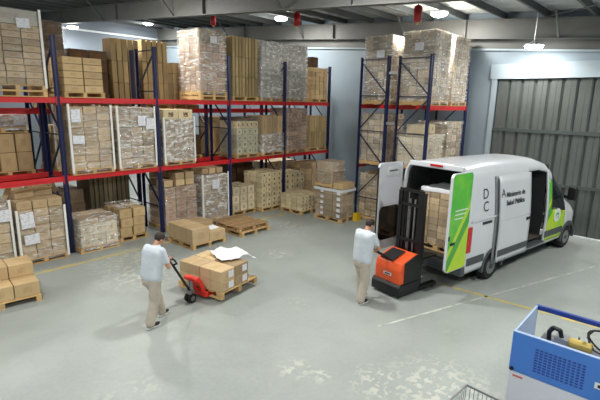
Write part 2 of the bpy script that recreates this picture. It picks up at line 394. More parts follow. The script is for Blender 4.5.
# ------------------------------------------------------------------ racks
def frame(root, x, yf, yb, hp, first):
    f = obj('upright_frame', None, parent=root)
    for yy in (yf, yb):
        bm = bmesh.new(); w_, d_ = .058, .04
        s = -1 if yy == min(yf, yb) else 1
        extrude_poly(bm, [(x-w_, yy-d_*s*-1*-1), (x-w_, yy+d_*s*-1), (x-w_*.5, yy+d_*s*-1), (x-w_*.5, yy-d_*s*-.3), (x+w_*.5, yy-d_*s*-.3), (x+w_*.5, yy+d_*s*-1), (x+w_, yy+d_*s*-1), (x+w_, yy+d_*s)], 'z', .012, hp)
        obj('post', bm, 'rack_blue', f)
        B('foot_plate', 'rack_blue', f, (x-.08, yy-.07, 0), (x+.08, yy+.07, .012))
    z = hp-.10; a, b = first, (yb if first == yf else yf)
    B('brace', 'brace_blue', f, (x-.02, yf, z), (x+.02, yb, z+.03))
    while z-1.2 > .1:
        bar('brace', 'brace_blue', f, (x, a, z-.04), (x, b, z-1.16), .045, .03); a, b = b, a; z -= 1.2
        B('brace', 'brace_blue', f, (x-.02, yf, z), (x+.02, yb, z+.03))
def rack(label, x0, n, bay, yf, yb, levels, hp, group=None, first=None):
    t = thing('pallet_rack', label, 'rack', (0, 0, 0), 0, group)
    for i in range(n+1): frame(t, x0+i*bay, yf, yb, hp, yf if first is None else first)
    s = 1 if yb > yf else -1
    for i in range(n):
        a, b = x0+i*bay+.05, x0+(i+1)*bay-.05
        for z in levels:
            for yy, o in ((yf, -1), (yb, 1)):
                bm_ = B('beam', 'rack_red', t, (a, yy-.02, z-.14), (b, yy+.025, z))
            for xx in (a-.012, b-.012):
                B('beam_connector', 'rack_red', t, (xx, yf-s*.045, z-.19), (xx+.024, yf-s*.037, z+.03))
    return t
UX = [4.53+2.804*i for i in range(-1, 5)]
YF, YB = 12.52, 13.60
ZU, ZL = 4.20, 2.14
rack('long blue and red pallet rack along the left side of the hall', UX[0], 5, 2.804, YF, YB, (ZL, ZU), 5.72)
rack('second pallet rack standing directly behind the long rack', UX[0], 5, 2.804, 13.86, 14.95, (2.05, 3.88), 5.70)
YA, YB1, YC, YD = 9.22, 8.12, 7.73, 6.60; XR = 13.35
rA = rack('short blue pallet rack right of the aisle, the row facing the long rack', XR, 1, 2.95, YA, YB1, (2.06, 4.16), 5.74)
rB = rack('short blue pallet rack right of the aisle, the row nearer the van', XR, 1, 2.95, YD, YC, (2.06, 4.16), 5.72, first=YC)
for z in (1.2, 3.55, 5.2): B('row_spacer', 'galv', rA, (XR-.03, YC+.036, z-.04), (XR+.03, YB1-.036, z+.04))
pg = thing('post_guard', 'yellow guard at the foot of the short rack by the aisle', 'guard', (XR-.24, YA-.25, 0), R(0))
bm = bmesh.new(); extrude_poly(bm, [(-.10, -.08), (.16, -.08), (.16, -.04), (-.06, -.04), (-.06, .08), (-.10, .08)], 'z', .006, .30); obj('shield', bm, 'yellow', pg); B('base_plate', 'yellow', pg, (-.12, -.10, 0), (.18, .10, .006))

# ------------------------------------------------------------------ pallets and their loads
def pallet_parts(t, w, d, z=0, blocks=False, mat='wood', nb=6):
    h = .144; bw = .72*d/nb
    for i in range(nb):
        yy = -d/2+bw/2+(d-bw)*i/(nb-1)
        B('deck_board', mat, t, (-w/2, yy-bw/2, z+h-.022), (w/2, yy+bw/2, z+h))
    for xx in (-w/2+.05, 0, w/2-.05):
        if blocks:
            for yy in (-d/2+.07, 0, d/2-.07): B('block', mat, t, (xx-.05, yy-.07, z+.022), (xx+.05, yy+.07, z+h-.022))
        else: B('stringer', mat, t, (xx-.05, -d/2+.003, z+.022), (xx+.05, d/2-.003, z+h-.022))
        if blocks: B('bottom_board', mat, t, (xx-.05, -d/2, z), (xx+.05, d/2, z+.022))
    if not blocks:
        for yy in (-d/2+bw/2, 0, d/2-bw/2): B('bottom_board', mat, t, (-w/2, yy-bw/2, z), (w/2, yy+bw/2, z+.022))
    return z+h
def pallet(label, x, y, z, w, d, rz=0, blocks=False, mat='wood', group=None):
    t = thing('pallet', label, 'pallet', (x, y, z), rz, group); pallet_parts(t, w, d, 0, blocks, mat); return t
def grid(w, d, z0, z1, nx, ny, nl, gap=.022):
    """boxes of a stack that can be seen from the hall side: (centre, size, index)"""
    out = []; bw, bd, bh = w/nx, d/ny, (z1-z0)/nl
    for l in range(nl):
        for i in range(nx):
            for j in range(ny):
                if l < nl-1 and i > 0 and j > 0: continue
                out.append(((-w/2+bw*(i+.5), -d/2+bd*(j+.5), z0+bh*(l+.5)), (bw-gap, bd-gap, bh-.012), (i, j, l)))
    return out
ORD = ('first', 'second', 'third', 'fourth', 'fifth', 'sixth', 'seventh', 'eighth', 'ninth', 'tenth', 'eleventh', 'twelfth')
def place_words(i, j, l, nx, ny, nl):
    lay = '' if nl == 1 else ('top layer, ' if l == nl-1 else 'lowest layer, ' if l == 0 else ORD[l]+' layer up, ')
    if j == 0: return lay+(ORD[i]+' from left' if nx > 1 else 'front')
    if i == 0: return lay+'left side, '+ORD[j]+' back'
    return lay+ORD[j]+' row, '+ORD[i]+' along'
def film_mesh(w, d, z0, z1, amp=.012, seg=9, seed=0):
    bm = bmesh.new(); per = []
    for k in range(4):
        for i in range(seg):
            t = i/seg
            per.append([(-w/2+w*t, -d/2), (w/2, -d/2+d*t), (w/2-w*t, d/2), (-w/2, d/2-d*t)][k])
    nz = 8; rings = []
    for j in range(nz+1):
        z = z0+(z1-z0)*j/nz; r = []
        for x, y in per:
            n = noise.noise_vector(Vector((x*5+seed*7.3, y*5, z*4)))
            n.x = abs(n.x)*(1 if x > 0 else -1); n.y = abs(n.y)*(1 if y > 0 else -1); r.append(bm.verts.new(Vector((x, y, z))+n*amp))
        rings.append(r)
    n = len(per)
    for a, b in zip(rings, rings[1:]):
        for i in range(n): bm.faces.new((a[i], a[(i+1) % n], b[(i+1) % n], b[i]))
    top = [[None]*(seg+1) for _ in range(seg+1)]
    for i in range(n):
        k, s = divmod(i, seg)
        ij = [(s, 0), (seg, s), (seg-s, seg), (0, seg-s)][k]; top[ij[0]][ij[1]] = rings[-1][i]
    for i in range(1, seg):
        for j in range(1, seg):
            x, y = -w/2+w*i/seg, -d/2+d*j/seg; nn = noise.noise(Vector((x*4+seed, y*4, z1)))
            top[i][j] = bm.verts.new((x, y, z1+.004+abs(nn)*amp*1.6))
    for i in range(seg):
        for j in range(seg): bm.faces.new((top[i][j], top[i+1][j], top[i+1][j+1], top[i][j+1]))
    for f in bm.faces: f.smooth = True
    return bm
_seed = [0]
def wrapped(label, x0, x1, z0, z1, nx=2, ny=2, nl=6, mat='card', film='film', corners=False, sheets=(), npal=1, yf=12.45, depth=1.08, film_z=None, rz=0, pmat='wood', tiers=None, group=None, blocks=False):
    """a pallet load held together by stretch film: one thing. sheets = (u, v, w, h) on the front, u,v from its lower left in metres"""
    _seed[0] += 1; w, d = x1-x0, depth
    t = thing('wrapped_pallet_load', label, 'pallet load', ((x0+x1)/2, yf+d/2, z0), rz, group)
    z = 0
    for k in range(npal):
        pr = obj('pallet', None, parent=t); pallet_parts(pr, w, d, z, blocks, pmat); z += .144
    for (ta, tb, n1, n2, n3, mt) in (tiers or ((0, 1, nx, ny, nl, mat),)):
        za, zb = z+(z1-z0-z)*ta, z+(z1-z0-z)*tb
        lj = [(random.uniform(-.012, .012), random.uniform(-.010, .010)) for _ in range(n3)]
        for c, s, ix in grid(w-.07, d-.07, za, zb, n1, n2, n3):
            c = (c[0]+lj[ix[2]][0], c[1]+lj[ix[2]][1], c[2])
            obj('carton', cube(mt), None, t, (c[0]+random.uniform(-.006, .006), c[1]+random.uniform(-.008, .008), c[2]), (0, 0, random.uniform(-.012, .012)), s)
    fz = film_z or (max(.06, z-.09), z1-z0+.006)
    obj('stretch_film', film_mesh(w-.012, d-.012, fz[0], fz[1], seed=_seed[0]), film, t)
    if corners:
        for sx in (-1, 1):
            for sy in (-1, 1):
                bm = bmesh.new(); a, b, th = sx*(w/2+.012), sy*(d/2+.012), .008
                cz0, cz1 = z-.08, fz[1]+random.uniform(.02, .07)
                extrude_poly(bm, [(a, b), (a-sx*.055, b), (a-sx*.055, b-sy*th), (a-sx*th, b-sy*th), (a-sx*th, b-sy*.055), (a, b-sy*.055)], 'z', cz0, cz1)
                obj('corner_board', bm, 'white_board', t)
    for u, v, sw, shh in sheets:
        o = obj('label_sheet', cube('paper'), None, t, (-w/2+u+sw/2, -d/2-.024, v+shh/2), (0, random.uniform(-.05, .05), 0), (sw, .003, shh))
    return t
def loose(label, plabel, x0, x1, z0, z1, nx=2, ny=2, nl=4, mat='card', yf=12.45, depth=1.08, rz=0, jit=.012, group=None, name='carton', cat='carton', drop=0.0, pal=True, blocks=False, top_extra=0, tape=False, pmat='wood', hollow=True):
    """unwrapped stack: the pallet is a thing and so is every carton on it"""
    w, d = x1-x0, depth; cx, cy = (x0+x1)/2, yf+d/2; zb = 0
    if pal: pallet(plabel, cx, cy, z0, w, d, rz, blocks, pmat); zb = .145
    mr = Matrix.Rotation(rz, 3, 'Z'); g = grid(w-.02, d-.02, zb, z1-z0, nx, ny, nl)
    for c, s, (i_, j_, l) in g:
        if drop and l == nl-1 and random.random() < drop: continue
        v = mr @ Vector(c); j = jit
        s = (s[0]-2.2*j, s[1]-2.2*j, s[2])
        o = obj(name, cube(mat), None, None, (cx+v.x+random.uniform(-j, j), cy+v.y+random.uniform(-j, j), z0+c[2]), (0, 0, rz+random.uniform(-j, j)*.8), s)
        tag(o, label+', '+place_words(i_, j_, l, nx, ny, nl), cat, group or label)
        if tape:
            obj('tape', cube('tape'), None, o, (0, 0, .5), sc=(1.004, .06/s[1]*1.0, .006/s[2]))
def bundles(label, plabel, x0, x1, z0, z1, n, tiers=2, yf=12.45, depth=1.05, mat='card_bundle'):
    """flattened cartons stood on edge in strapped bundles"""
    loose(label, plabel, x0, x1, z0, z1, n, 1, tiers, mat, yf, depth, 0, .004, name='cardboard_bundle', cat='bundle')

# --- long rack, upper level
wrapped('wrapped load of wide cartons with white corner board at upper left', 2.98, 4.28, ZU, 6.22, 2, 2, 9, 'card_dull', 'film_light', True, ((.76, 1.60, .28, .22),), 2, tiers=((0, .80, 3, 2, 9, 'card_dull'), (.80, 1, 1, 1, 1, 'card_grey')))
loose('brown carton in the low upper-shelf stack', 'pallet under the low carton stack on the upper left shelf', 4.68, 5.74, ZU, 5.24, 2, 1, 5, 'card_orange', jit=.006)
wrapped('tall wrapped load of reddish cartons with a paper sheet near its top', 8.92, 10.02, ZU, 6.45, 2, 2, 4, 'card_red', 'film_shiny', False, ((.42, 1.83, .26, .22),), 2, depth=1.26, tiers=((0, .24, 4, 4, 2, 'card_red'), (.24, .52, 3, 4, 3, 'card_red'), (.52, .78, 4, 4, 2, 'card_red'), (.78, 1, 3, 3, 2, 'card_dull')))
bundles('tall cardboard bundle right of the reddish load', 'pallet under the tall brown cardboard bundles right of the reddish load', 10.26, 11.48, ZU, 6.38, 8, 3)
wrapped('tall load in milky film, the left one of two on the upper shelf', 11.62, 12.70, ZU, 6.37, 2, 2, 6, 'card_grey', 'film_heavy')
wrapped('tall load in milky film, the right one of two on the upper shelf', 13.16, 14.20, ZU, 6.38, 2, 2, 6, 'card_grey', 'film_heavy')
loose('small carton at the upper shelf far end', 'pallet under the small cartons at the far end of the upper shelf', 14.47, 15.58, ZU, 5.62, 4, 2, 7, 'card_orange', jit=.006)
tag(obj('carton', cube('card_dark'), None, None, (14.70, 12.75, 5.83), (0, 0, .1), (.42, .5, .40)), 'dark carton on top of the far end stack of the upper shelf', 'carton')
# --- long rack, middle level
wrapped('wrapped load with white corner boards and two sheets at its left edge, middle shelf', 4.72, 5.88, ZL, 3.97, 3, 2, 9, 'card', 'film', True, ((.06, 1.42, .24, .34), (.06, .85, .30, .22)))
wrapped('shiny wrapped load with white corner boards and a sheet at upper right, middle shelf', 6.03, 7.22, ZL, 3.95, 3, 2, 9, 'card_dull', 'film_shiny', True, ((.62, 1.28, .28, .30), (.86, 1.18, .28, .32)))
wrapped('milky wrapped load topped by pale cartons with white corner boards, middle shelf', 7.50, 8.64, ZL, 3.90, 2, 2, 6, 'card_dull', 'film_heavy', True, film_z=(.08, 1.48), tiers=((0, .80, 3, 2, 7, 'card_dull'), (.80, 1, 2, 2, 1, 'card_cream')))
wrapped('load of pale greenish printed cartons on the middle shelf', 10.42, 11.52, ZL, 3.62, 3, 2, 4, 'card_green', 'film_light', tiers=((0, .7, 4, 2, 4, 'card_green'), (.7, .9, 5, 2, 1, 'card_cream'), (.9, 1, 1, 1, 1, 'card_dark')))
wrapped('load with plain brown upper half and film-wrapped lower half, middle shelf', 11.68, 12.86, ZL, 3.66, 3, 2, 4, 'card_dull', 'film_heavy', film_z=(.1, .85), tiers=((0, .5, 2, 2, 3, 'card_dull'), (.5, 1, 4, 2, 1, 'card')))
wrapped('tall wrapped load of small reddish cartons on the middle shelf', 13.06, 14.28, ZL, 3.95, 4, 3, 9, 'card_red', 'film')
bundles('cardboard bundle at the middle shelf end', 'pallet under the yellowish bundles at the end of the middle shelf', 14.40, 15.58, ZL, 3.64, 7, 2)
# --- long rack, floor level
wrapped('wrapped floor load with white corner board at the left edge', 1.98, 3.12, 0, 1.70, 3, 2, 6, 'card', 'film', True, ((.80, 1.22, .3, .3),), yf=12.30)
wrapped('wrapped floor load with two white sheets and open flaps on top', 3.20, 4.34, 0, 1.66, 3, 2, 7, 'card', 'film', True, ((.08, .98, .30, .40), (.12, .55, .34, .26)), yf=12.22, film_z=(.08, 1.40))
for x_, y_, a_, lb_ in ((3.50, 12.85, .25, 'open carton with raised flaps on the wrapped floor load, left one'), (4.02, 12.95, -.15, 'open carton with raised flaps on the wrapped floor load, right one')):
    t_ = thing('open_carton', lb_, 'carton', (x_, y_, 1.668), a_)
    for lo_, hi_ in (((-.24, -.2, 0), (.24, .2, .006)), ((-.24, -.2, .006), (.24, -.194, .16)), ((-.24, .194, .006), (.24, .2, .16)), ((-.24, -.194, .006), (-.234, .194, .16)), ((.234, -.194, .006), (.24, .194, .16))): B('side', 'card', t_, lo_, hi_)
    for sy in (-1, 1): bar('flap', 'card', t_, (0, sy*.2, .16), (0, sy*.33, .24), .46, .006)
    for sx in (-1, 1): bar('flap', 'card', t_, (sx*.24, 0, .16), (sx*.36, 0, .22), .006, .38)
wrapped('low crumpled wrapped load on a pale pallet at the left rack bay', 4.62, 5.74, 0, .94, 3, 3, 3, 'card_pale', 'film_shiny', yf=12.16, depth=1.12, tiers=((0, .8, 3, 3, 2, 'card_pale'), (.8, 1, 2, 2, 1, 'card')))
loose('yellowish carton in the low heap', 'pallet under the low heap of yellowish cartons, left rack bay', 5.86, 6.76, 0, .98, 2, 3, 3, 'card_orange', yf=12.40, depth=1.05, jit=.022)
bm = film_mesh(.78, .8, 1.02, 1.07, amp=.06, seed=77); tag(obj('plastic_sheet', bm, 'film_shiny', None, (6.28, 12.95, 0)), 'crumpled clear plastic sheet on the low heap of yellowish cartons', 'plastic sheet')
wrapped('pinkish wrapped floor load with loose cartons above, middle rack bay', 7.44, 8.72, 0, 1.42, 3, 2, 6, 'card_red', 'film', yf=12.5)
loose('loose carton on the pinkish wrapped load', '', 7.46, 8.70, 1.43, 1.86, 3, 2, 2, 'card', yf=12.52, pal=False, jit=.03, drop=.3)
wrapped('grey wrapped floor load with white corner boards and a sheet, middle rack bay', 8.86, 9.98, 0, 1.66, 3, 2, 7, 'card_dull', 'film_heavy', True, ((.40, 1.18, .30, .32),), yf=12.42)
loose('small carton on the grey wrapped floor load', '', 8.95, 9.95, 1.69, 1.89, 3, 1, 1, 'card', yf=12.55, depth=.8, pal=False, jit=.03)
loose('pale carton beside the empty pallets', 'pallet under the large pale cartons beside the empty pallets', 10.22, 11.38, 0, 1.06, 3, 2, 3, 'card_pale', yf=12.5, jit=.02)
loose('small cream carton, third rack bay', 'pallet under the tall stack of small cream cartons', 11.46, 12.60, 0, 1.52, 4, 3, 7, 'card_cream', yf=12.25, depth=1.1, jit=.012)
loose('small cream carton, last rack bay', 'pallet under the small cream cartons at the last rack bay', 13.04, 14.24, 0, 1.30, 4, 2, 5, 'card_cream', yf=12.5, depth=1.05, jit=.014)
loose('brown carton, last rack bay', 'pallet under the brown cartons at the last rack bay', 14.34, 15.60, 0, 1.62, 4, 2, 6, 'card', yf=12.45, depth=1.05, jit=.012)
# --- second rack behind
Z2U, Z2L = 3.88, 2.05
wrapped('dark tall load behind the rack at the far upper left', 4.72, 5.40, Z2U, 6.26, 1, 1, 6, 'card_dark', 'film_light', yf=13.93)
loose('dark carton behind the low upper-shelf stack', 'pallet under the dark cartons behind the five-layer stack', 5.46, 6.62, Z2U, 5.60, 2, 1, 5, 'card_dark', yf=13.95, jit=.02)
bundles('upright bundle left of the blue post', 'pallet under the upright bundles left of the blue post', 6.68, 7.62, Z2U, 6.02, 5, 3, yf=13.9, depth=.6)
bundles('upright bundle right of the blue post', 'pallet under the upright bundles right of the blue post', 7.70, 8.66, Z2U, 6.08, 5, 3, yf=13.9, depth=.6)
loose('orange carton behind the empty upper place', 'pallet under the orange cartons behind the upper shelf', 8.85, 9.9, Z2U, 5.45, 2, 1, 4, 'card_orange', yf=13.95)
loose('brown carton behind the left middle shelf', 'pallet behind the left end of the middle shelf', 3.0, 4.26, Z2L, 3.22, 3, 1, 2, 'card_orange', yf=13.9, jit=.006)
wrapped('pale wrapped goods on top of the cartons behind the left middle shelf', 3.0, 4.2, 3.24, 3.72, 2, 1, 1, 'card_white', 'film_heavy', True, ((.86, .2, .26, .26),), yf=13.95, depth=.9)
loose('carton behind the left rack frame', 'pallet behind the left frame of the long rack', 4.75, 6.0, Z2L, 3.4, 3, 1, 3, 'card', yf=13.9)
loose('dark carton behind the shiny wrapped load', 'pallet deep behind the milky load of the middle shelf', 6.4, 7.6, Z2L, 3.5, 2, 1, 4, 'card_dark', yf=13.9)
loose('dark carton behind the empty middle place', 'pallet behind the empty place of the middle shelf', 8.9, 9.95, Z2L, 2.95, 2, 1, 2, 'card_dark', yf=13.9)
tag(obj('carton', cube('card_orange'), None, None, (10.78, 14.42, Z2L+.145+.70), (0, 0, .25), (.66, .7, 1.4)), 'tall orange carton standing alone behind the empty middle place', 'carton')
pallet('pallet under the lone orange carton behind the middle shelf', 10.78, 14.42, Z2L, 1.1, 1.0)
loose('brown carton behind the greenish printed load', 'pallet behind the greenish printed load', 11.6, 12.8, Z2L, 3.35, 3, 1, 3, 'card_dull', yf=13.9)
bundles('striped bundle behind the low heaps', 'pallet under the striped bundles at floor level', 5.72, 7.06, 0, 1.84, 9, 1, yf=13.95, mat='card_stripe')
loose('carton behind the crumpled wrapped load', 'pallet at floor level behind the crumpled wrapped load', 4.6, 5.6, 0, 1.45, 2, 1, 3, 'card_dull', yf=13.95, jit=.03)
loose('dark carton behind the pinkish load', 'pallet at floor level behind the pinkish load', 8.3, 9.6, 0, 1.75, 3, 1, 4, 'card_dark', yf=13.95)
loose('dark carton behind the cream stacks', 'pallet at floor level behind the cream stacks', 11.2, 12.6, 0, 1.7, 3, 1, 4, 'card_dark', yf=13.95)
loose('pale carton behind the far rack end', 'pallet at floor level at the far end behind the rack', 13.3, 15.2, 0, 1.6, 4, 1, 4, 'card_pale', yf=13.95)

# --- short rack
SZ, SM = 4.16, 2.06
def end_sheet(t, y, z, w=.30, h=.24):
    """sheet stuck on the end (aisle) face of a load of the short rack"""
    xx = min(c.location.x-c.scale.x/2 for c in t.children if c.name.startswith('carton'))
    obj('label_sheet', cube('paper'), None, t, (xx-.045, y-t.location.y, z-t.location.z), sc=(.003, w, h))
t_ = wrapped('tall film-wrapped load with a sheet on top of the short rack, aisle side', 13.42, 14.62, SZ, 6.42, 3, 4, 9, 'card_white', 'film_shiny', yf=8.06, depth=1.10); end_sheet(t_, 8.50, 5.83)
t_ = wrapped('tall film-wrapped load with a sheet on top of the short rack, van side', 13.42, 14.68, SZ, 6.46, 4, 4, 9, 'card_white', 'film_shiny', yf=6.56, depth=1.16); end_sheet(t_, 7.10, 5.98)
wrapped('tall load in white film at the wall end of the short rack', 14.92, 16.2, SZ, 6.46, 4, 2, 9, 'card_white', 'film_shiny', yf=6.56, depth=1.16)
wrapped('tall wrapped load behind at the wall end of the short rack', 14.92, 16.2, SZ, 6.30, 2, 2, 7, 'card_white', 'film', yf=8.06, depth=1.10)
wrapped('wrapped load on the middle level of the short rack, aisle side', 13.42, 14.62, SM, 3.86, 3, 4, 8, 'card_white', 'film', yf=8.10, depth=1.08)
wrapped('lower wrapped load on the middle level of the short rack, van side', 13.44, 14.68, SM, 3.22, 2, 2, 3, 'card_pale', 'film_shiny', yf=6.58, depth=1.14)
loose('pale carton on the lower wrapped load of the short rack', '', 13.6, 14.5, 3.245, 3.55, 2, 1, 1, 'card_pale', yf=6.8, depth=.7, pal=False)
wrapped('wrapped load on the middle level at the wall end of the short rack', 14.92, 16.2, SM, 3.62, 3, 2, 6, 'card_white', 'film', yf=6.58, depth=1.14)
wrapped('wrapped load at floor level in the short rack, aisle side', 13.46, 14.62, 0, 1.72, 3, 4, 7, 'card', 'film', yf=8.10, depth=1.08)
wrapped('wrapped load at floor level in the short rack behind the van door', 13.46, 14.68, 0, 1.55, 2, 2, 5, 'card_pale', 'film', yf=6.58, depth=1.14)

# --- aisle pallets
t_ = wrapped('grey cartons with white label strips on a pallet by the short rack', 12.34, 13.16, 0, 1.20, 2, 3, 5, 'card_dull', 'film_light', yf=9.10, depth=1.26, blocks=True, film_z=(.1, 1.2))
bm = bmesh.new(); ha, hb = .424, .644
for lo_, hi_ in (((-ha, -hb, 1.10), (ha, -hb+.006, 1.20)), ((-ha, hb-.006, 1.10), (ha, hb, 1.20)), ((-ha, -hb+.006, 1.10), (-ha+.006, hb-.006, 1.20)), ((ha-.006, -hb+.006, 1.10), (ha, hb-.006, 1.20))): bb(bm, lo_, hi_)
obj('film_band', bm, 'trim_white', t_)
for l_ in range(5):
    obj('label_sheet', cube('paper'), None, t_, (-.426, -.50, .25+.205*l_), sc=(.003, .15, .12)); obj('label_sheet', cube('paper'), None, t_, (-.426, .25, .25+.205*l_), sc=(.003, .14, .09))
wrapped('upper wrapped block standing on the grey cartons by the short rack', 12.36, 13.16, 1.21, 2.14, 1, 2, 2, 'card_dull', 'film', yf=9.56, depth=.78)
tag(obj('carton', cube('card_orange'), None, None, (12.74, 9.31, 1.315), (0, 0, .04), (.74, .40, .20)), 'brown carton lying on the front edge of the grey stack', 'carton')
loose('small cream carton on the aisle pallet', 'pallet under the neat pile of small cream cartons in the aisle', 12.20, 13.40, 0, .72, 6, 4, 4, 'card_cream', yf=10.84, depth=1.16, jit=.006, blocks=True)
# brown cartons mid-aisle
pallet('pallet under the brown cartons in front of the middle rack bay', 7.55, 10.93, 0, 1.2, 1.26, R(1), True)
for i, j, l, hh, lb in ((0, 0, 0, .46, 'large brown carton at the front left of the aisle pallet'), (0, 1, 0, .46, 'large brown carton at the back left of the aisle pallet'), (1, 1, 0, .42, 'brown carton at the back right of the aisle pallet'), (1, 0, 0, .28, 'low brown carton with a white scrap on the aisle pallet')):
    o = bbox_part('carton', 'card', None, (-.293, -.305, 0), (.293, .305, hh), .008, 1)
    o.location = (7.25+.595*i, 10.62+.615*j, .146); o.rotation_euler = (0, 0, R(1))
    tag(o, lb, 'carton', 'brown cartons of the aisle pallet'); B('tape', 'tape', o, (-.294, -.03, hh-.001), (.294, .03, hh+.002))
tag(obj('plastic_sheet', film_mesh(.34, .26, .0, .03, .03, seed=5), 'plastic_white', None, (7.86, 10.62, .43)), 'small white plastic scrap on the lower brown carton', 'plastic sheet')
for k, lb in enumerate(('lower empty wooden pallet of the stack of two', 'upper empty wooden pallet of the stack of two')):
    t_ = thing('pallet', lb, 'pallet', (9.36-.03*k, 11.02+.03*k, .1465*k), R(2-2*k), 'empty pallets'); pallet_parts(t_, 1.24, 1.46, 0, True, 'wood' if k == 0 else 'wood_old', 9)
# near left
pallet('pallet with yellowish cartons at the left edge of the picture', 2.22, 10.47, 0, 1.42, 1.12, R(-6), True)
def near_box(x, y, z, s, lab, rz):
    o = bbox_part('carton', 'card_orange', None, (-s[0]/2, -s[1]/2, 0), (s[0]/2, s[1]/2, s[2]), .008, 1); o.location = (x, y, z); o.rotation_euler = (0, 0, rz)
    tag(o, lab, 'carton', 'yellowish cartons at the left edge')
    B('tape', 'tape', o, (-s[0]/2-.001, -.03, s[2]-.001), (s[0]/2+.001, .03, s[2]+.002))
    return o
mr = Matrix.Rotation(R(-6), 3, 'Z')
for i, wd_ in enumerate(('left', 'middle', 'right')):
    v = mr @ Vector((-.47+.47*i, -.27, 0)); near_box(2.22+v.x, 10.47+v.y, .146, (.455, .52, .30), 'yellowish carton at the left edge, lower front row, '+wd_+' one', R(-6))
    v = mr @ Vector((-.47+.47*i, .27, 0)); near_box(2.22+v.x, 10.47+v.y, .146, (.455, .50, .30), 'yellowish carton at the left edge, lower back row, '+wd_+' one', R(-6))
    v = mr @ Vector((-.47+.47*i, .20, 0)); near_box(2.22+v.x, 10.47+v.y, .452, (.455, .56, .28), 'yellowish taped carton at the left edge, upper row, '+wd_+' one', R(-6))

# ------------------------------------------------------------------ pallet truck with its load
JR = R(9)
pallet('pallet on the red pallet truck', 5.88, 7.74, .08, 1.20, 1.30, JR, True)
jm = Matrix.Rotation(JR, 3, 'Z')
for i in range(2):
    for j in range(2):
        for l in range(2):
            v = jm @ Vector((-.37+.45*i, -.33+.63*j, 0))
            o = bbox_part('carton', 'card', None, (-.217, -.308, 0), (.217, .308, .235), .008, 1)
            o.location = (5.88+v.x, 7.74+v.y, .226+.238*l); o.rotation_euler = (0, 0, JR)
            tag(o, ('upper', 'lower')[1-l]+' brown carton on the pallet truck, '+(('near the worker' if i == 0 else 'away from the worker')+(', label side' if j == 0 else ', rack side')), 'carton', 'brown cartons on the pallet truck')
            B('tape', 'tape', o, (-.218, -.03, .2335), (.218, .03, .2365))
            if j == 0: B('label_sheet', 'paper', o, (.02, -.311, .04), (.17, -.308, .19))
bm = bmesh.new(); n_ = 16; vv = {}
for i in range(n_+1):
    for j in range(n_+1):
        x, y = -.44+.88*i/n_, -.36+.72*j/n_
        zz = .05+.10*abs(noise.noise(Vector((x*3.2, y*3.2, 3))))+.05*abs(noise.noise(Vector((x*9, y*9, 1))))
        if x > .26: zz -= (x-.26)*.9
        x += .04*noise.noise(Vector((x*4, y*4, 9)))
        vv[i, j] = bm.verts.new((x, y+.05*noise.noise(Vector((x*3, y*3, 5))), zz))
for i in range(n_):
    for j in range(n_): bm.faces.new((vv[i, j], vv[i+1, j], vv[i+1, j+1], vv[i, j+1]))
o = obj('plastic_bag', bm, 'plastic_white', None, (6.26, 7.66, .70), (0, 0, R(-14))); smooth(o); so = o.modifiers.new('Solidify', 'SOLIDIFY'); so.thickness = .012
tag(o, 'crumpled white plastic bag draped over the load of the pallet truck', 'plastic bag')
pj = thing('pallet_truck', 'red hand pallet truck pulled by the walking worker', 'pallet truck', (5.0, 7.56, 0), JR)
for s in (-1, 1):
    bm = bmesh.new(); bb(bm, (.28, s*.19-.075, .094), (1.45, s*.19+.075, .124)); obj('fork', bm, 'jack_red', pj)
    C('load_roller', 'rubber', pj, (1.32, s*.19-.05, .041), (1.32, s*.19+.05, .041), .04)
bm = bmesh.new(); extrude_poly(bm, [(.22, .075), (.285, .075), (.285, .20), (.22, .20)], 'y', -.26, .26); bevel(bm, .01, 1); obj('fork_bridge', bm, 'jack_red', pj)
for sy in (-1, 1):
    bm = bmesh.new(); extrude_poly(bm, [(.285, .10), (.285, .22), (.20, .44), (.10, .56), (.0, .55), (-.02, .49), (.06, .46), (.13, .36), (.20, .16)], 'y', sy*.13-.05, sy*.13+.05); bevel(bm, .012, 1); obj('lift_arm', bm, 'jack_red', pj)
bm = bmesh.new(); extrude_poly(bm, [(.10, .56), (.0, .56), (-.03, .50), (.05, .46), (.13, .50)], 'y', -.10, .10); bevel(bm, .012, 1); obj('pump_housing', bm, 'jack_red', pj)
C('pump_cylinder', 'steel', pj, (.03, 0, .16), (.03, 0, .48), .05)
for s in (-1, 1):
    wh = C('steer_wheel', 'rubber', pj, (0, s*.055-.028, .10), (0, s*.055+.028, .10), .098, n=24); C('hub', 'steel', wh, (0, s*.055-.031, .10), (0, s*.055+.031, .10), .055, n=18)
C('axle', 'steel', pj, (0, -.12, .10), (0, .12, .10), .02); bm = bmesh.new(); bb(bm, (-.05, -.06, .18), (.08, .06, .27)); bevel(bm, .01, 1); obj('yoke', bm, 'steel', pj)
TIL = Vector((-.38, .06, .93))
tl = tube('tiller', 'black', pj, [(.0, 0, .24), TIL*.88+Vector((0, 0, .03)), TIL], .026, 10)
tube('grip_loop', 'black', pj, [TIL+Vector(v) for v in ((0, 0, 0), (.02, -.10, .05), (-.04, -.10, .14), (-.07, -.06, .18), (-.07, .06, .18), (-.04, .10, .14), (.02, .10, .05), (0, 0, 0))], .018, 8)
GR = Matrix.Translation((5.0, 7.56, 0)) @ Matrix.Rotation(JR, 4, 'Z') @ (TIL+Vector((-.07, -.03, .18)))
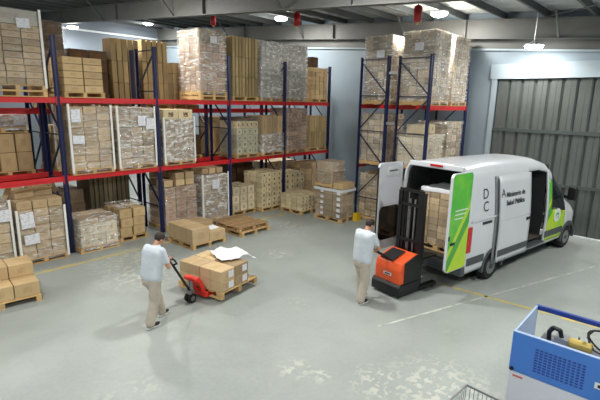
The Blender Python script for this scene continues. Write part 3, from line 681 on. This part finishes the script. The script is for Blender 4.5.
# ------------------------------------------------------------------ van (built about its rear axle, nose along +x)
VO = Vector((11.02, 4.35, 0)); VR = R(-9.9)
van = thing('delivery_van', 'white delivery van with green graphics and both rear doors open', 'van', VO, VR)
HR = 2.90
def hx(x):
    P = ((-1.25, HR-.02), (0, HR), (2.2, HR-.03), (2.75, HR-.16), (3.05, HR-.34), (4.10, 1.62), (4.30, 1.50), (4.80, 1.26), (4.98, .98), (5.06, .72))
    for (a, b), (c, d) in zip(P, P[1:]):
        if x <= c: return b+(d-b)*max(0, (x-a)/(c-a))
    return P[-1][1]
def wx(x):
    if x < 3.4: return 1.0
    if x < 4.6: return 1.0-.05*((x-3.4)/1.2)**2
    return .95-.22*((x-4.6)/.46)**2
PR = [(.97, .40), (.995, .47), (1, .56), (1, .66), (1, .76), (1, .86), (1, 1.0), (1, 1.15), (.998, 1.3), (.992, 1.45), (.985, 1.6), (.968, 1.8), (.95, 2.0), (.928, 2.2), (.905, 2.4), (.88, 2.58), (.84, 2.70), (.77, 2.79), (.62, 2.855), (.4, 2.885), (0, 2.90)]
def vp(x, j, s, off=0):
    yf, z = PR[j]; h = hx(x); zb = min(1.1, h-.30)
    if z > zb: z = zb+(z-zb)*(h-zb)/(2.90-zb)
    return Vector((x, s*(wx(x)*yf+off), z))
XS = [-1.2+.1*i for i in range(0, 43)]+[3.1+.08*i for i in range(0, 25)]
XS = sorted(set(round(v, 3) for v in XS if v <= 5.06))
def vpanel(name, mat, test, sides=(-1, 1), th=.045, off=0, flip=False, parent=None):
    bm = bmesh.new(); cache = {}
    def V(i, j, s):
        k = (i, j, s if PR[j][0] > 0 else 0)
        if k not in cache: cache[k] = bm.verts.new(vp(XS[i], j, s, off))
        return cache[k]
    for s in sides:
        for i in range(len(XS)-1):
            for j in range(len(PR)-1):
                xc, zc = (XS[i]+XS[i+1])/2, (PR[j][1]+PR[j+1][1])/2
                if test(xc, zc, s):
                    q = [V(i, j, s), V(i+1, j, s), V(i+1, j+1, s), V(i, j+1, s)]
                    if s > 0: q.reverse()
                    try: bm.faces.new(q)
                    except ValueError: pass
    for f in bm.faces: f.smooth = True
    o = obj(name, bm, mat, parent or van)
    if th:
        m_ = o.modifiers.new('Solidify', 'SOLIDIFY'); m_.thickness = th; m_.offset = -1
    return o
def in_arch(x, z): return min(math.hypot(x, z-.36), math.hypot(x-4.3, z-.36)) < .44 and z < .86
def slideop(x, z, s): return s < 0 and 1.55 < x < 2.72 and .5 < z < 2.58
def cabdoor(x, z, s): return (2.85 < x < 3.98 and .5 < z < 1.45) or (2.78 < x < 2.96 and .5 < z < 2.45)
def sidewin(x, z, s): return 2.96 < x < 3.98 and 1.45 < z < 2.66
def wscreen(x, z, s): return 3.08 < x < 4.08 and z > 2.72
def nosecap(x, z, s): return x > 4.98
vpanel('body', 'van_white', lambda x, z, s: not (in_arch(x, z) or slideop(x, z, s) or cabdoor(x, z, s) or sidewin(x, z, s) or wscreen(x, z, s)))
vpanel('cab_door', 'cab_green', lambda x, z, s: cabdoor(x, z, s) and s < 0 and not in_arch(x, z), (-1,)); vpanel('cab_door', 'van_white', lambda x, z, s: cabdoor(x, z, s) and not in_arch(x, z), (1,))
vpanel('side_window', 'glass_dark', sidewin, (-1,), .02); vpanel('side_window', 'glass_dark', sidewin, (1,), .02); vpanel('windscreen', 'glass_dark', wscreen, th=.02)
bbox_part('nose', 'van_white', van, (4.99, -.70, .42), (5.07, .70, .74), .02); bbox_part('grille', 'black', van, (5.05, -.45, .48), (5.09, .45, .70), .01)
for s in (-1, 1): bbox_part('headlamp', 'galv', van, (4.72, s*.80-.07, .86), (4.95, s*.80+.07, 1.06), .03)
# sliding door, run back along the outside
slide = vpanel('sliding_door', 'van_white', lambda x, z, s: 0.0 < x < 1.52 and .45 < z < 2.62, (-1,), .05, .10)
vpanel('door_edge', 'edge_shade_grey', lambda x, z, s: -.1 < x < 0.0 and .45 < z < 2.62, (-1,), .03, .03, parent=slide)  # grey colour paints the shadow at the door's rear edge seam
bbox_part('door_handle', 'black', slide, (1.30, -1.125, 1.36), (1.46, -1.085, 1.43), .01); B('trim_strip', 'trim_grey', slide, (.0, -1.112, .62), (1.5, -1.098, .78))
B('door_crease', 'van_white', slide, (.03, -1.104, 1.52), (1.50, -1.0895, 1.527)); B('slide_rail', 'van_white', van, (-1.1, -1.012, 1.62), (1.55, -.99, 1.66))
for a, b in ((-1.18, -.46), (.46, 1.5), (2.72, 3.84)): B('trim_strip', 'trim_grey', van, (a, -1.016, .60), (b, -.99, .78))
B('trim_strip', 'trim_grey', van, (.46, .99, .60), (3.84, 1.016, .78))
B('sill', 'trim_grey', van, (1.5, -1.0, .46), (2.75, -.70, .52))
for s in (-1, 1):
    for x in (0, 4.3):
        bm = bmesh.new(); n = 20
        for k in range(n):
            a0, a1 = R(-8+196*k/n), R(-8+196*(k+1)/n)
            v = [Vector((x+r*math.cos(a), s*yy, max(.20, .36+r*math.sin(a)))) for a in (a0, a1) for r in (.41, .49) for yy in (.93, 1.013)]
            vs2 = [bm.verts.new(q) for q in v]
            for f in ((0, 1, 3, 2), (4, 6, 7, 5), (1, 5, 7, 3), (0, 2, 6, 4), (2, 3, 7, 6), (0, 4, 5, 1)): bm.faces.new([vs2[q] for q in f])
        bmesh.ops.recalc_face_normals(bm, faces=bm.faces[:]); obj('wheel_arch', bm, 'trim_grey', van)
        C('arch_liner', 'black', van, (x, s*.60, .38), (x, s*.64, .38), .46, n=24)
        bm = bmesh.new(); cyl(bm, (x, s*.74, .35), (x, s*.97, .35), .35, n=30)
        bmesh.ops.bevel(bm, geom=[e for e in bm.edges if len(e.link_faces) == 2 and e.calc_face_angle() > 1], offset=.04, segments=3, affect='EDGES')
        wh = obj('wheel', bm, 'rubber', van); C('rim', 'steel', wh, (x, s*.75, .35), (x, s*.975, .35), .21, .20, 24); C('hub_cap', 'trim_grey', wh, (x, s*.96, .35), (x, s*.995, .35), .08, .06, 16)
# rear end
vpanel('lining', 'interior', lambda x, z, s: -1.1 < x < 2.72 and z > .66 and not slideop(x, z, s) and not in_arch(x, z), th=.01, off=-.05).scale = (1, 1, .985)
bbox_part('rear_bumper', 'trim_grey', van, (-1.34, -.99, .36), (-1.16, .99, .60), .03)
B('cargo_floor', 'floor_ply', van, (-1.2, -.90, .62), (2.75, .90, .66))
B('bulkhead', 'interior', van, (2.74, -.85, .60), (2.78, .85, 2.65))
for s in (-1, 1):
    bbox_part('tail_lamp', 'red_lens', van, (-1.235, min(s*.88, s*1.018), .92), (-1.06, max(s*.88, s*1.018), 1.52), .015)
bbox_part('roof_header', 'van_white', van, (-1.24, -.74, 2.74), (-1.12, .74, 2.86), .02); bbox_part('brake_lamp', 'red_lens', van, (-1.265, -.22, 2.79), (-1.23, .12, 2.84), .008)
st = bbox_part('seat', 'seat_fabric', van, (1.95, -.5, .70), (2.45, .05, 1.15), .05); bbox_part('backrest', 'seat_fabric', st, (2.40, -.5, 1.10), (2.58, .05, 1.85), .06); bbox_part('headrest', 'seat_fabric', st, (2.42, -.34, 1.88), (2.54, -.10, 2.10), .04)
mi = bbox_part('mirror', 'black', van, (3.72, -1.30, 1.58), (3.84, -1.06, 1.98), .04); B('mirror_arm', 'black', mi, (3.76, -1.10, 1.62), (3.82, -.96, 1.70))
# rear doors standing open
def rdoor(y, sgn, xa, outer, yaw):
    h = obj('rear_door', None, parent=van, loc=(-1.22, y, 0), rot=(0, 0, yaw))
    bm = bmesh.new(); extrude_poly(bm, rrect(-xa, .62, 0, 2.80, .10), 'y', -.03, .03); obj('door_shell', bm, 'van_white', h)
    return h
dr = rdoor(-.97, -1, .80, 'van_green', R(1.5))
bm = bmesh.new(); extrude_poly(bm, rrect(-.785, .635, -.03, 2.785, .09), 'y', -.036, -.0305)
for v in bm.verts: v.co.z -= .6; v.co.x += .4
obj('door_graphic', bm, 'van_green', dr, (-.4, 0, .6))
for k, (a, b) in enumerate(((-.62, -.12), (-.62, -.22), (-.62, -.3))): B('faint_lettering', 'trim_white', dr, (a, -.039, 1.98-.09*k), (b, -.036, 2.005-.09*k))
bbox_part('handle', 'black', dr, (-.72, -.058, 1.24), (-.56, -.036, 1.30), .008); bbox_part('latch', 'black', dr, (-.80, -.045, 1.36), (-.75, -.03, 1.46), .006)
dl = rdoor(.97, 1, .86, 'van_white', R(0))
bm = bmesh.new(); extrude_poly(bm, rrect(-.78, 1.78, -.08, 2.42, .14), 'y', -.044, -.0305); obj('inner_panel', bm, 'machine_white', dl)
bm = bmesh.new(); extrude_poly(bm, rrect(-.60, 2.50, -.16, 2.70, .03), 'y', -.040, -.0305); obj('recess', bm, 'trim_white', dl); B('recess_slot', 'steel', dl, (-.52, -.043, 2.58), (-.2, -.040, 2.62))
bm = bmesh.new(); extrude_poly(bm, rrect(-.81, .86, -.06, 1.72, .14), 'y', -.042, -.0305); obj('lower_opening', bm, 'black_gloss', dl)
B('edge_seal', 'black', dl, (.0, -.03, .66), (.015, .03, 2.76)); B('edge_seal', 'black', dl, (-.872, -.02, .70), (-.861, .02, 2.7))
# lettering
def text(s, size, x, z, parent, off, mat='ink', name='lettering', bold=.0):
    cu = bpy.data.curves.new(name, 'FONT'); cu.body = s; cu.size = size; cu.extrude = .001; cu.offset = bold
    tmp = bpy.data.objects.new('tmp', cu); col.objects.link(tmp); dg = bpy.context.evaluated_depsgraph_get()
    me = bpy.data.meshes.new_from_object(tmp.evaluated_get(dg)); bpy.data.objects.remove(tmp)
    # lay it on the leaning side of the van
    j = max(k for k in range(len(PR)-1) if PR[k][1] <= z+size*.4); a, b = PR[j], PR[j+1]
    yy = a[0]+(b[0]-a[0])*(z-a[1])/(b[1]-a[1]); tilt = math.atan2(a[0]-b[0], b[1]-a[1])
    o = obj(name, me, mat, parent, (x, -(yy+off+.006), z), (R(90)-tilt, 0, 0)); return o
text('D', .34, -.64, 2.10, van, 0); text('C', .34, -.62, 1.80, van, 0); text('A', .30, .0, 2.08, slide, .10)
B('bar_mark', 'ink', van, (-.62, -1.004, 1.50), (-.22, -.99, 1.56))
text('Ministerio de', .172, .24, 2.06, slide, .10, bold=.004); text('Salud Pública', .172, .24, 1.86, slide, .10, bold=.006)
em = C('emblem', 'trim_white', van, (3.42, -1.006, 1.16), (3.42, -.99, 1.16), .20, n=24)
text('e', .40, 3.30, 1.05, van, .008, 'green_mark', 'emblem_letter', .012)
# load inside the van
ld = thing('wrapped_pallet_load', 'film-wrapped carton load being put into the van', 'pallet load', VO+Matrix.Rotation(VR, 3, 'Z') @ Vector((-.48, -.02, .665)), VR)
pr_ = obj('pallet', None, parent=ld); pallet_parts(pr_, 1.0, 1.15, 0, True)
for c, s, _ in grid(.98, 1.12, .144, 1.48, 2, 4, 8): obj('carton', cube('card'), None, ld, c, (0, 0, random.uniform(-.01, .01)), s)
obj('stretch_film', film_mesh(1.0, 1.15, .1, 1.49, .014, seed=41), 'film_light', ld); obj('cover_sheet', film_mesh(.96, 1.1, 1.46, 1.54, .03, seed=43), 'plastic_white', ld)

# ------------------------------------------------------------------ stacker truck behind the van
sk = thing('stacker_truck', 'orange electric stacker with black mast behind the open van', 'stacker', VO+Matrix.Rotation(VR, 3, 'Z') @ Vector((-2.75, -.04, 0)), VR)
bm = bmesh.new(); extrude_poly(bm, [(0, .30), (0, .62), (.06, .78), (.50, .92), (.62, .92), (.62, .30)], 'y', -.37, .37); bevel(bm, .035, 2); obj('hood', bm, 'orange', sk)
bm = bmesh.new(); extrude_poly(bm, [(-.06, .05), (-.06, .26), (.0, .32), (.66, .32), (.66, .05)], 'y', -.40, .40); bevel(bm, .02, 2); obj('skirt', bm, 'black', sk)
bm = bmesh.new(); extrude_poly(bm, [(.13, .33), (.63, .33), (.63, .925), (.50, .925), (.13, .80)], 'y', -.388, -.368); obj('side_cover', bm, 'black', sk)
bm = bmesh.new(); extrude_poly(bm, [(.05, .80), (.46, .925), (.46, .945), (.05, .82)], 'y', -.10, .26); obj('control_panel', bm, 'black', sk)
B('name_plate', 'trim_white', sk, (-.004, -.12, .46), (.001, .10, .53)); B('plate_mark', 'ink', sk, (-.006, -.09, .48), (-.004, .07, .51))
for yy in (-.30, .30):
    bm = bmesh.new(); extrude_poly(bm, [(.66, yy-.05), (.78, yy-.05), (.78, yy-.03), (.685, yy-.03), (.685, yy+.03), (.78, yy+.03), (.78, yy+.05), (.66, yy+.05)], 'z', .08, 2.28); obj('mast_channel', bm, 'black', sk)
for yy in (-.21, .21):
    bm = bmesh.new(); bb(bm, (.69, yy-.03, .10), (.77, yy+.03, 2.34)); obj('inner_channel', bm, 'black', sk)
for z in (.30, 1.15, 1.98, 2.30): B('crossbar', 'black', sk, (.66 if z < 2 else .68, -.34, z-.035), (.70, .34, z+.035))
for yy in (-.07, .07): C('lift_cylinder', 'galv', sk, (.74, yy, .3), (.74, yy, 2.1), .022, n=12)
for yy in (-.13, .0, .13): tube('hose', 'black', sk, [(.71, yy, .4), (.705, yy+.01, 1.2), (.71, yy, 2.2)], .012, 8)
C('chain', 'galv', sk, (.71, .09, .9), (.71, .09, 2.26), .01, n=6)
bm = bmesh.new()
for k in range(7): bb(bm, (.655, -.30+.10*k-.003, .36), (.660, -.30+.10*k+.003, 2.26))
for k in range(8): bb(bm, (.655, -.30, .4+.25*k-.003), (.660, .30, .4+.25*k+.003))
obj('mesh_guard', bm, 'black', sk)
for yy in (-.20, .20):
    B('fork', 'black', sk, (.86, yy-.08, .70), (1.42, yy+.08, .745)); 
    bm = bmesh.new(); bb(bm, (.66, yy*1.7-.06, .05), (1.30, yy*1.7+.06, .13)); obj('support_leg', bm, 'black', sk); C('roller', 'rubber', sk, (1.2, yy*1.7-.045, .045), (1.2, yy*1.7+.045, .045), .045)
B('fork_carriage', 'black', sk, (.80, -.30, .66), (.86, .30, 1.10)); C('drive_wheel', 'rubber', sk, (.25, -.05, .11), (.25, .05, .11), .11)
TS = Vector((-.30, .16, 1.05))
tube('tiller', 'black', sk, [(.10, .05, .78), (-.08, .09, .92), TS], .028, 10); tube('tiller_grip', 'black', sk, [TS+Vector((0, -.15, .0)), TS+Vector((-.04, -.08, .03)), TS+Vector((-.04, .08, .03)), TS+Vector((0, .15, 0))], .022, 8)
GS = VO+Matrix.Rotation(VR, 3, 'Z') @ (Vector((-2.75, -.04, 0))+TS+Vector((-.03, -.09, .02)))

# ------------------------------------------------------------------ blue machine near the camera
mc = thing('blue_machine', 'blue and white machine with open top near the camera', 'machine', (5.66, .20, 0))
W0, W1, D0, D1 = -1.35, 1.08, -.48, .48        # y range, x range about its base
bm = bmesh.new(); bb(bm, (D0, W0, .04), (D1, W1, 1.17)); bevel(bm, .012, 2); obj('body', bm, 'machine_white', mc)
bm = bmesh.new(); bb(bm, (D0-.012, W0, 1.17), (D0+.02, W1, 1.66)); bevel(bm, .006, 1); fp = obj('front_panel', bm, 'machine_blue', mc)
bm = bmesh.new(); bb(bm, (D0+.02, W1-.02, 1.17), (D1, W1, 1.655)); obj('side_panel', bm, 'machine_side', mc); bm = bmesh.new(); bb(bm, (D0+.02, W0, 1.17), (D1, W0+.02, 1.655)); obj('side_panel', bm, 'machine_side', mc)
bbox_part('rear_rail', 'machine_rail', mc, (D1-.03, W0, 1.60), (D1+.02, W1, 1.66), .006); B('front_lip', 'machine_side', mc, (D0-.012, W0, 1.66), (D0+.03, W1, 1.666)); 
C('bolt', 'black', fp, (D0-.03, W1-.035, 1.20), (D0-.01, W1-.035, 1.20), .022)
bm = bmesh.new()
for i in range(11):
    for j in range(9):
        yc, zc = W1-.27-.046*i, 1.53-.033*j
        bb(bm, (D0-.0140, yc-.017+(.004 if i > 5 else 0), zc-.010), (D0-.0130, yc+.017, zc+.010))
vt = obj('vent_slots', bm, 'machine_rail', fp); B('vent_frame', 'machine_blue', fp, (D0-.0128, W1-.25-.54, 1.24), (D0-.0118, W1-.24, 1.56))
B('red_mark', 'red_print', mc, (D0-.002, W1-.16, 1.10), (D0+.001, W1-.05, 1.125)); lb = B('badge', 'trim_white', mc, (D0-.015, W1-.98, 1.33), (D0-.011, W1-.84, 1.40)); B('badge_mark', 'black', lb, (-.6, -.4, -.3), (-.5, .3, .2))
# motor and hoses lying in the open top
ib = B('bed_plate', 'steel', mc, (-.30, -.30, 1.40), (.22, .90, 1.43))
for xx in (-.28, .20):
    for yy in (-.28, .86): C('pillar', 'steel', mc, (xx, yy, 1.17), (xx, yy, 1.40), .02, n=10)
bm = bmesh.new(); cyl(bm, (.02, .36, 1.50), (.02, .60, 1.50), .06, n=20); bevel(bm, .008, 1); obj('motor', bm, 'brass', mc); B('gear_case', 'galv', mc, (-.06, .60, 1.43), (.10, .74, 1.54))
tube('handle', 'black', mc, [(0, .80, 1.43), (0, .81, 1.56), (0, .77, 1.63), (0, .70, 1.62), (0, .67, 1.52)], .026, 10)
bm = bmesh.new(); pts = [Vector((.05+.05*math.sin(a*.9), .28+.15*math.cos(a*.4), 1.60+.13*math.sin(a*.4)+.0015*a)) for a in range(34)]
for a, b in zip(pts, pts[1:]): cyl(bm, a, b, .012, n=8)
obj('hose_coil', bm, 'black', mc)
for xx, yy in ((-.25, .84), (.18, .84), (-.25, .3), (.15, .52)): C('stud', 'steel', mc, (xx, yy, 1.43), (xx, yy, 1.54), .010, n=8)
for xx in (D0+.08, D1-.08):
    for yy in (W0+.08, W1-.08): C('foot', 'black', mc, (xx, yy, 0), (xx, yy, .05), .04)
# wire basket trolley
tr = thing('wire_trolley', 'grey wire basket trolley at the lower edge of the picture', 'trolley', (4.70, 1.36, 0), R(-4))
bm = bmesh.new(); x0, x1, y0, y1 = -.50, .20, -.40, .31
for z in (.90, .62): 
    for a, b in (((x0, y0), (x1, y0)), ((x1, y0), (x1, y1)), ((x1, y1), (x0, y1)), ((x0, y1), (x0, y0))): cyl(bm, (*a, z), (*b, z), .013, n=8)
obj('rim', bm, 'steel', tr)
bm = bmesh.new()
for k in range(15):
    x = x0+(x1-x0)*k/14; y = y0+(y1-y0)*k/14
    for yy in (y0, y1): cyl(bm, (x, yy, .62), (x, yy, .90), .004, n=6)
    for xx in (x0, x1): cyl(bm, (xx, y, .62), (xx, y, .90), .004, n=6)
    cyl(bm, (x, y0, .62), (x, y1, .62), .004, n=6); cyl(bm, (x0, y, .62), (x1, y, .62), .004, n=6)
obj('wire_mesh', bm, 'steel', tr)
for xx in (x0, x1):
    for yy in (y0, y1):
        lg = C('leg', 'steel', tr, (xx, yy, .08), (xx, yy, .62), .012, n=8); C('caster', 'rubber', lg, (xx, yy-.015, .045), (xx, yy+.015, .045), .045)
B('basket_tray', 'galv', tr, (x0+.02, y0+.02, .625), (x1-.02, y1-.02, .63))

# ------------------------------------------------------------------ people
def person(label, base, yaw, J, look):
    """J: joints in the person's own frame (x forward, y left, z up). Body is one remeshed skin; clothes, hair and shoes are children."""
    t = thing('person', label, 'person', base, yaw)
    V = {k: Vector(v) for k, v in J.items()}
    def remesh(o, vx, it=6):
        a = o.modifiers.new('Remesh', 'REMESH'); a.mode = 'VOXEL'; a.voxel_size = vx; a.use_smooth_shade = True
        s = o.modifiers.new('Smooth', 'SMOOTH'); s.factor = .5; s.iterations = it
    hr = look  # head rotation matrix
    hc = V['head']
    def H(x, y, z): return hc+hr @ Vector((x, y, z))
    bm = bmesh.new()
    sph(bm, H(-.005, 0, .02), (.098, .076, .105), 3, hr); sph(bm, H(.03, 0, -.05), (.062, .058, .07), 2, hr); sph(bm, H(.055, 0, -.085), (.03, .03, .025), 2, hr)
    cap(bm, H(.09, 0, .005), H(.112, 0, -.025), .010, .017)
    for s in (-1, 1): sph(bm, H(-.005, s*.078, -.01), (.022, .010, .034), 2, hr); sph(bm, H(.075, s*.032, .022), (.022, .022, .012), 1, hr)
    cap(bm, V['neck'], H(-.02, 0, -.05), .058, .052); cap(bm, V['chest'], V['neck'], .07, .056)
    cap(bm, V['pelvis'], V['chest'], .085, .085)
    for s in ('l', 'r'):
        cap(bm, V['chest'], V['sh_'+s], .065, .05); cap(bm, V['sh_'+s], V['el_'+s], .054, .042); cap(bm, V['el_'+s], V['wr_'+s], .042, .027)
        cap(bm, V['pelvis'], V['hip_'+s], .08, .075); cap(bm, V['hip_'+s], V['kn_'+s], .075, .05); cap(bm, V['kn_'+s], V['an_'+s], .05, .036)
        # hand: palm, four fingers, thumb; curled round what it holds
        wr = V['wr_'+s]; hd = V['hd_'+s]; f = (hd-wr).normalized(); sd = Vector((0, 0, 1)).cross(f)
        sd = sd.normalized() if sd.length > .1 else Vector((0, 1, 0)); up = f.cross(sd)
        g = -1 if s == 'l' else 1
        palm = wr+f*.05; cap(bm, wr, palm+f*.03, .026, .03); cap(bm, palm+sd*.022, palm+f*.04+sd*.026, .018, .015); cap(bm, palm-sd*.022, palm+f*.04-sd*.026, .018, .015)
        for k, ln in enumerate((.035, .042, .038, .028)):
            a = palm+f*.045+sd*(.033-.022*k)*g; b = a+f*ln-up*.012; c = b+f*.010-up*.028; d = c-f*.018-up*.012
            cap(bm, a, b, .0095, .009); cap(bm, b, c, .009, .0085); cap(bm, c, d, .0085, .008)
        a = wr+f*.03+sd*.026*g; b = a+sd*.03*g+f*.025-up*.01; c = b+f*.028-up*.018
        cap(bm, a, b, .013, .0105); cap(bm, b, c, .0105, .009)
    o = obj('body', bm, 'skin', t); remesh(o, .008, 3)
    # shirt
    bm = bmesh.new()
    pv, ch = V['pelvis'], V['chest']; ax = (V['sh_l']-V['sh_r']).normalized(); md = (V['sh_l']+V['sh_r'])/2
    for q in (-.5, -.25, 0, .25, .5):
        k = 1-.25*abs(q)
        cap(bm, pv+Vector((0, 0, -.02))+ax*q*.215, ch+Vector((0, 0, .0))+ax*q*.235, .142*k, .142*k)
    for s in ('l', 'r'):
        cap(bm, ch+Vector((0, 0, .03)), V['sh_'+s], .115, .078); e = V['sh_'+s].lerp(V['el_'+s], .62); cap(bm, V['sh_'+s], e, .076, .066)
    cap(bm, ch, V['neck']-Vector((0, 0, .035)), .12, .072)
    o = obj('shirt', bm, 'shirt', t); remesh(o, .014, 8)
    bm = bmesh.new(); nk = V['neck']; cyl(bm, nk-Vector((0, 0, .05)), nk+Vector((.004, 0, .012)), .084, .072, 20, False); c_ = obj('collar', bm, 'shirt', t); sm = c_.modifiers.new('Solidify', 'SOLIDIFY'); sm.thickness = .008; smooth(c_)
    # trousers
    bm = bmesh.new()
    for q in (-.5, -.2, .2, .5): cap(bm, pv+ax*q*.16+Vector((0, 0, -.03)), pv+ax*q*.17+Vector((-.01, 0, -.12)), .118, .122)
    for s in ('l', 'r'):
        cap(bm, V['hip_'+s], V['kn_'+s], .122, .100); cap(bm, V['kn_'+s], V['an_'+s]+Vector((-.01, 0, .01)), .100, .092)
    o = obj('trousers', bm, 'trousers', t); remesh(o, .014, 6)
    # shoes
    for s in ('l', 'r'):
        a = V['an_'+s]; d = V['toe_'+s]-a; d.z = 0; d.normalize(); dz = V['toe_'+s].z-.05
        mt = Matrix.Translation((a.x, a.y, 0)) @ d.to_track_quat('X', 'Z').to_matrix().to_4x4()
        lift = max(0, a.z-.09); pitch = math.atan2(lift, .20)
        mt = mt @ Matrix.Translation((.19, 0, .0)) @ Matrix.Rotation(pitch, 4, 'Y') @ Matrix.Translation((-.19, 0, 0))
        bm = bmesh.new(); 
        for c, r in (((-.03, 0, .06), (.055, .042, .05)), ((.05, 0, .055), (.08, .044, .045)), ((.13, 0, .045), (.075, .048, .034)), ((-.02, 0, .09), (.045, .04, .04))):
            for v in sph(bm, c, r, 2): v.co = mt @ v.co
        sh_ = obj('shoe', bm, 'shoe', t); remesh(sh_, .009, 4)
        bm = bmesh.new(); extrude_poly(bm, [(-.085, -.03), (-.06, -.042), (.05, -.046), (.15, -.05), (.20, -.03), (.205, .02), (.15, .05), (.05, .046), (-.06, .042), (-.085, .03)], 'z', .002, .02)
        for v in bm.verts: v.co = mt @ v.co
        obj('sole', bm, 'shoe_sole', sh_)
    # hair and face
    bm = bmesh.new()
    for v in sph(bm, H(-.018, 0, .035), (.098, .084, .104), 3, hr): pass
    for v in list(bm.verts):
        l = hr.inverted() @ (v.co-hc)
        if l.z < -.055 or (l.x > .055 and l.z < .075) or (l.x > .03 and l.z < .03): bm.verts.remove(v)
    o = obj('hair', bm, 'hair', t); sm = o.modifiers.new('Solidify', 'SOLIDIFY'); sm.thickness = .012; sm.offset = -.5; smooth(o)
    for s in (-1, 1):
        bm = bmesh.new(); sph(bm, H(.083, s*.032, .012), .0125, 2); e = obj('eye', bm, 'eye_white', t); bm = bmesh.new(); sph(bm, H(.0935, s*.032, .012), .0055, 1); obj('iris', bm, 'hair', e)
        bm = bmesh.new(); cap(bm, H(.088, s*.018, .034), H(.082, s*.048, .034), .005, .004); obj('eyebrow', bm, 'hair', t)
    bm = bmesh.new(); cap(bm, H(.088, -.018, -.058), H(.088, .018, -.058), .007, .007); obj('mouth', bm, 'lips', t)
    return t
def rot(yaw, pitch): return Matrix.Rotation(yaw, 3, 'Z') @ Matrix.Rotation(pitch, 3, 'Y')
def local(P, base, yaw): return Matrix.Rotation(-yaw, 3, 'Z') @ (Vector(P)-Vector(base))
# worker with the pallet truck
b1, y1_ = (4.00, 7.27, 0), R(14)
g1 = local(GR, b1, y1_)
J1 = dict(pelvis=(-.03, 0, .98), chest=(.04, 0, 1.40), neck=(.13, 0, 1.53), head=(.22, 0, 1.62), sh_l=(.08, .185, 1.46), sh_r=(.08, -.185, 1.46),
    el_r=(.16, -.26, 1.13), wr_r=tuple(g1+Vector((-.09, -.02, .02))), hd_r=tuple(g1), el_l=(.14, .25, 1.14), wr_l=tuple(g1+Vector((-.10, .12, .02))), hd_l=tuple(g1+Vector((0, .10, 0))),
    hip_l=(-.03, .09, .93), hip_r=(-.03, -.09, .93), kn_r=(-.08, -.10, .50), an_r=(-.20, -.10, .10), kn_l=(.17, .10, .51), an_l=(.28, .10, .10), toe_r=(.0, -.12, .05), toe_l=(.48, .12, .05))
person('worker in grey shirt and beige trousers walking with the red pallet truck', b1, y1_, J1, rot(R(-12), R(40)))
# worker at the stacker
b2, y2_ = (7.60, 4.98, 0), R(-6)
g2 = local(GS, b2, y2_)
J2 = dict(pelvis=(-.02, 0, .99), chest=(.02, 0, 1.45), neck=(.09, 0, 1.58), head=(.17, 0, 1.68), sh_l=(.05, .19, 1.51), sh_r=(.05, -.19, 1.51),
    el_r=(.20, -.26, 1.22), wr_r=tuple(g2+Vector((-.09, -.03, .02))), hd_r=tuple(g2), el_l=(.16, .25, 1.20), wr_l=tuple(g2+Vector((-.10, .15, .02))), hd_l=tuple(g2+Vector((0, .14, 0))),
    hip_l=(-.02, .09, .94), hip_r=(-.02, -.09, .94), kn_r=(-.03, -.10, .50), an_r=(-.12, -.10, .09), kn_l=(.11, .10, .51), an_l=(.12, .10, .09), toe_r=(.08, -.12, .05), toe_l=(.32, .12, .05))
person('worker in light shirt standing behind the orange stacker', b2, y2_, J2, rot(R(-8), R(34)))
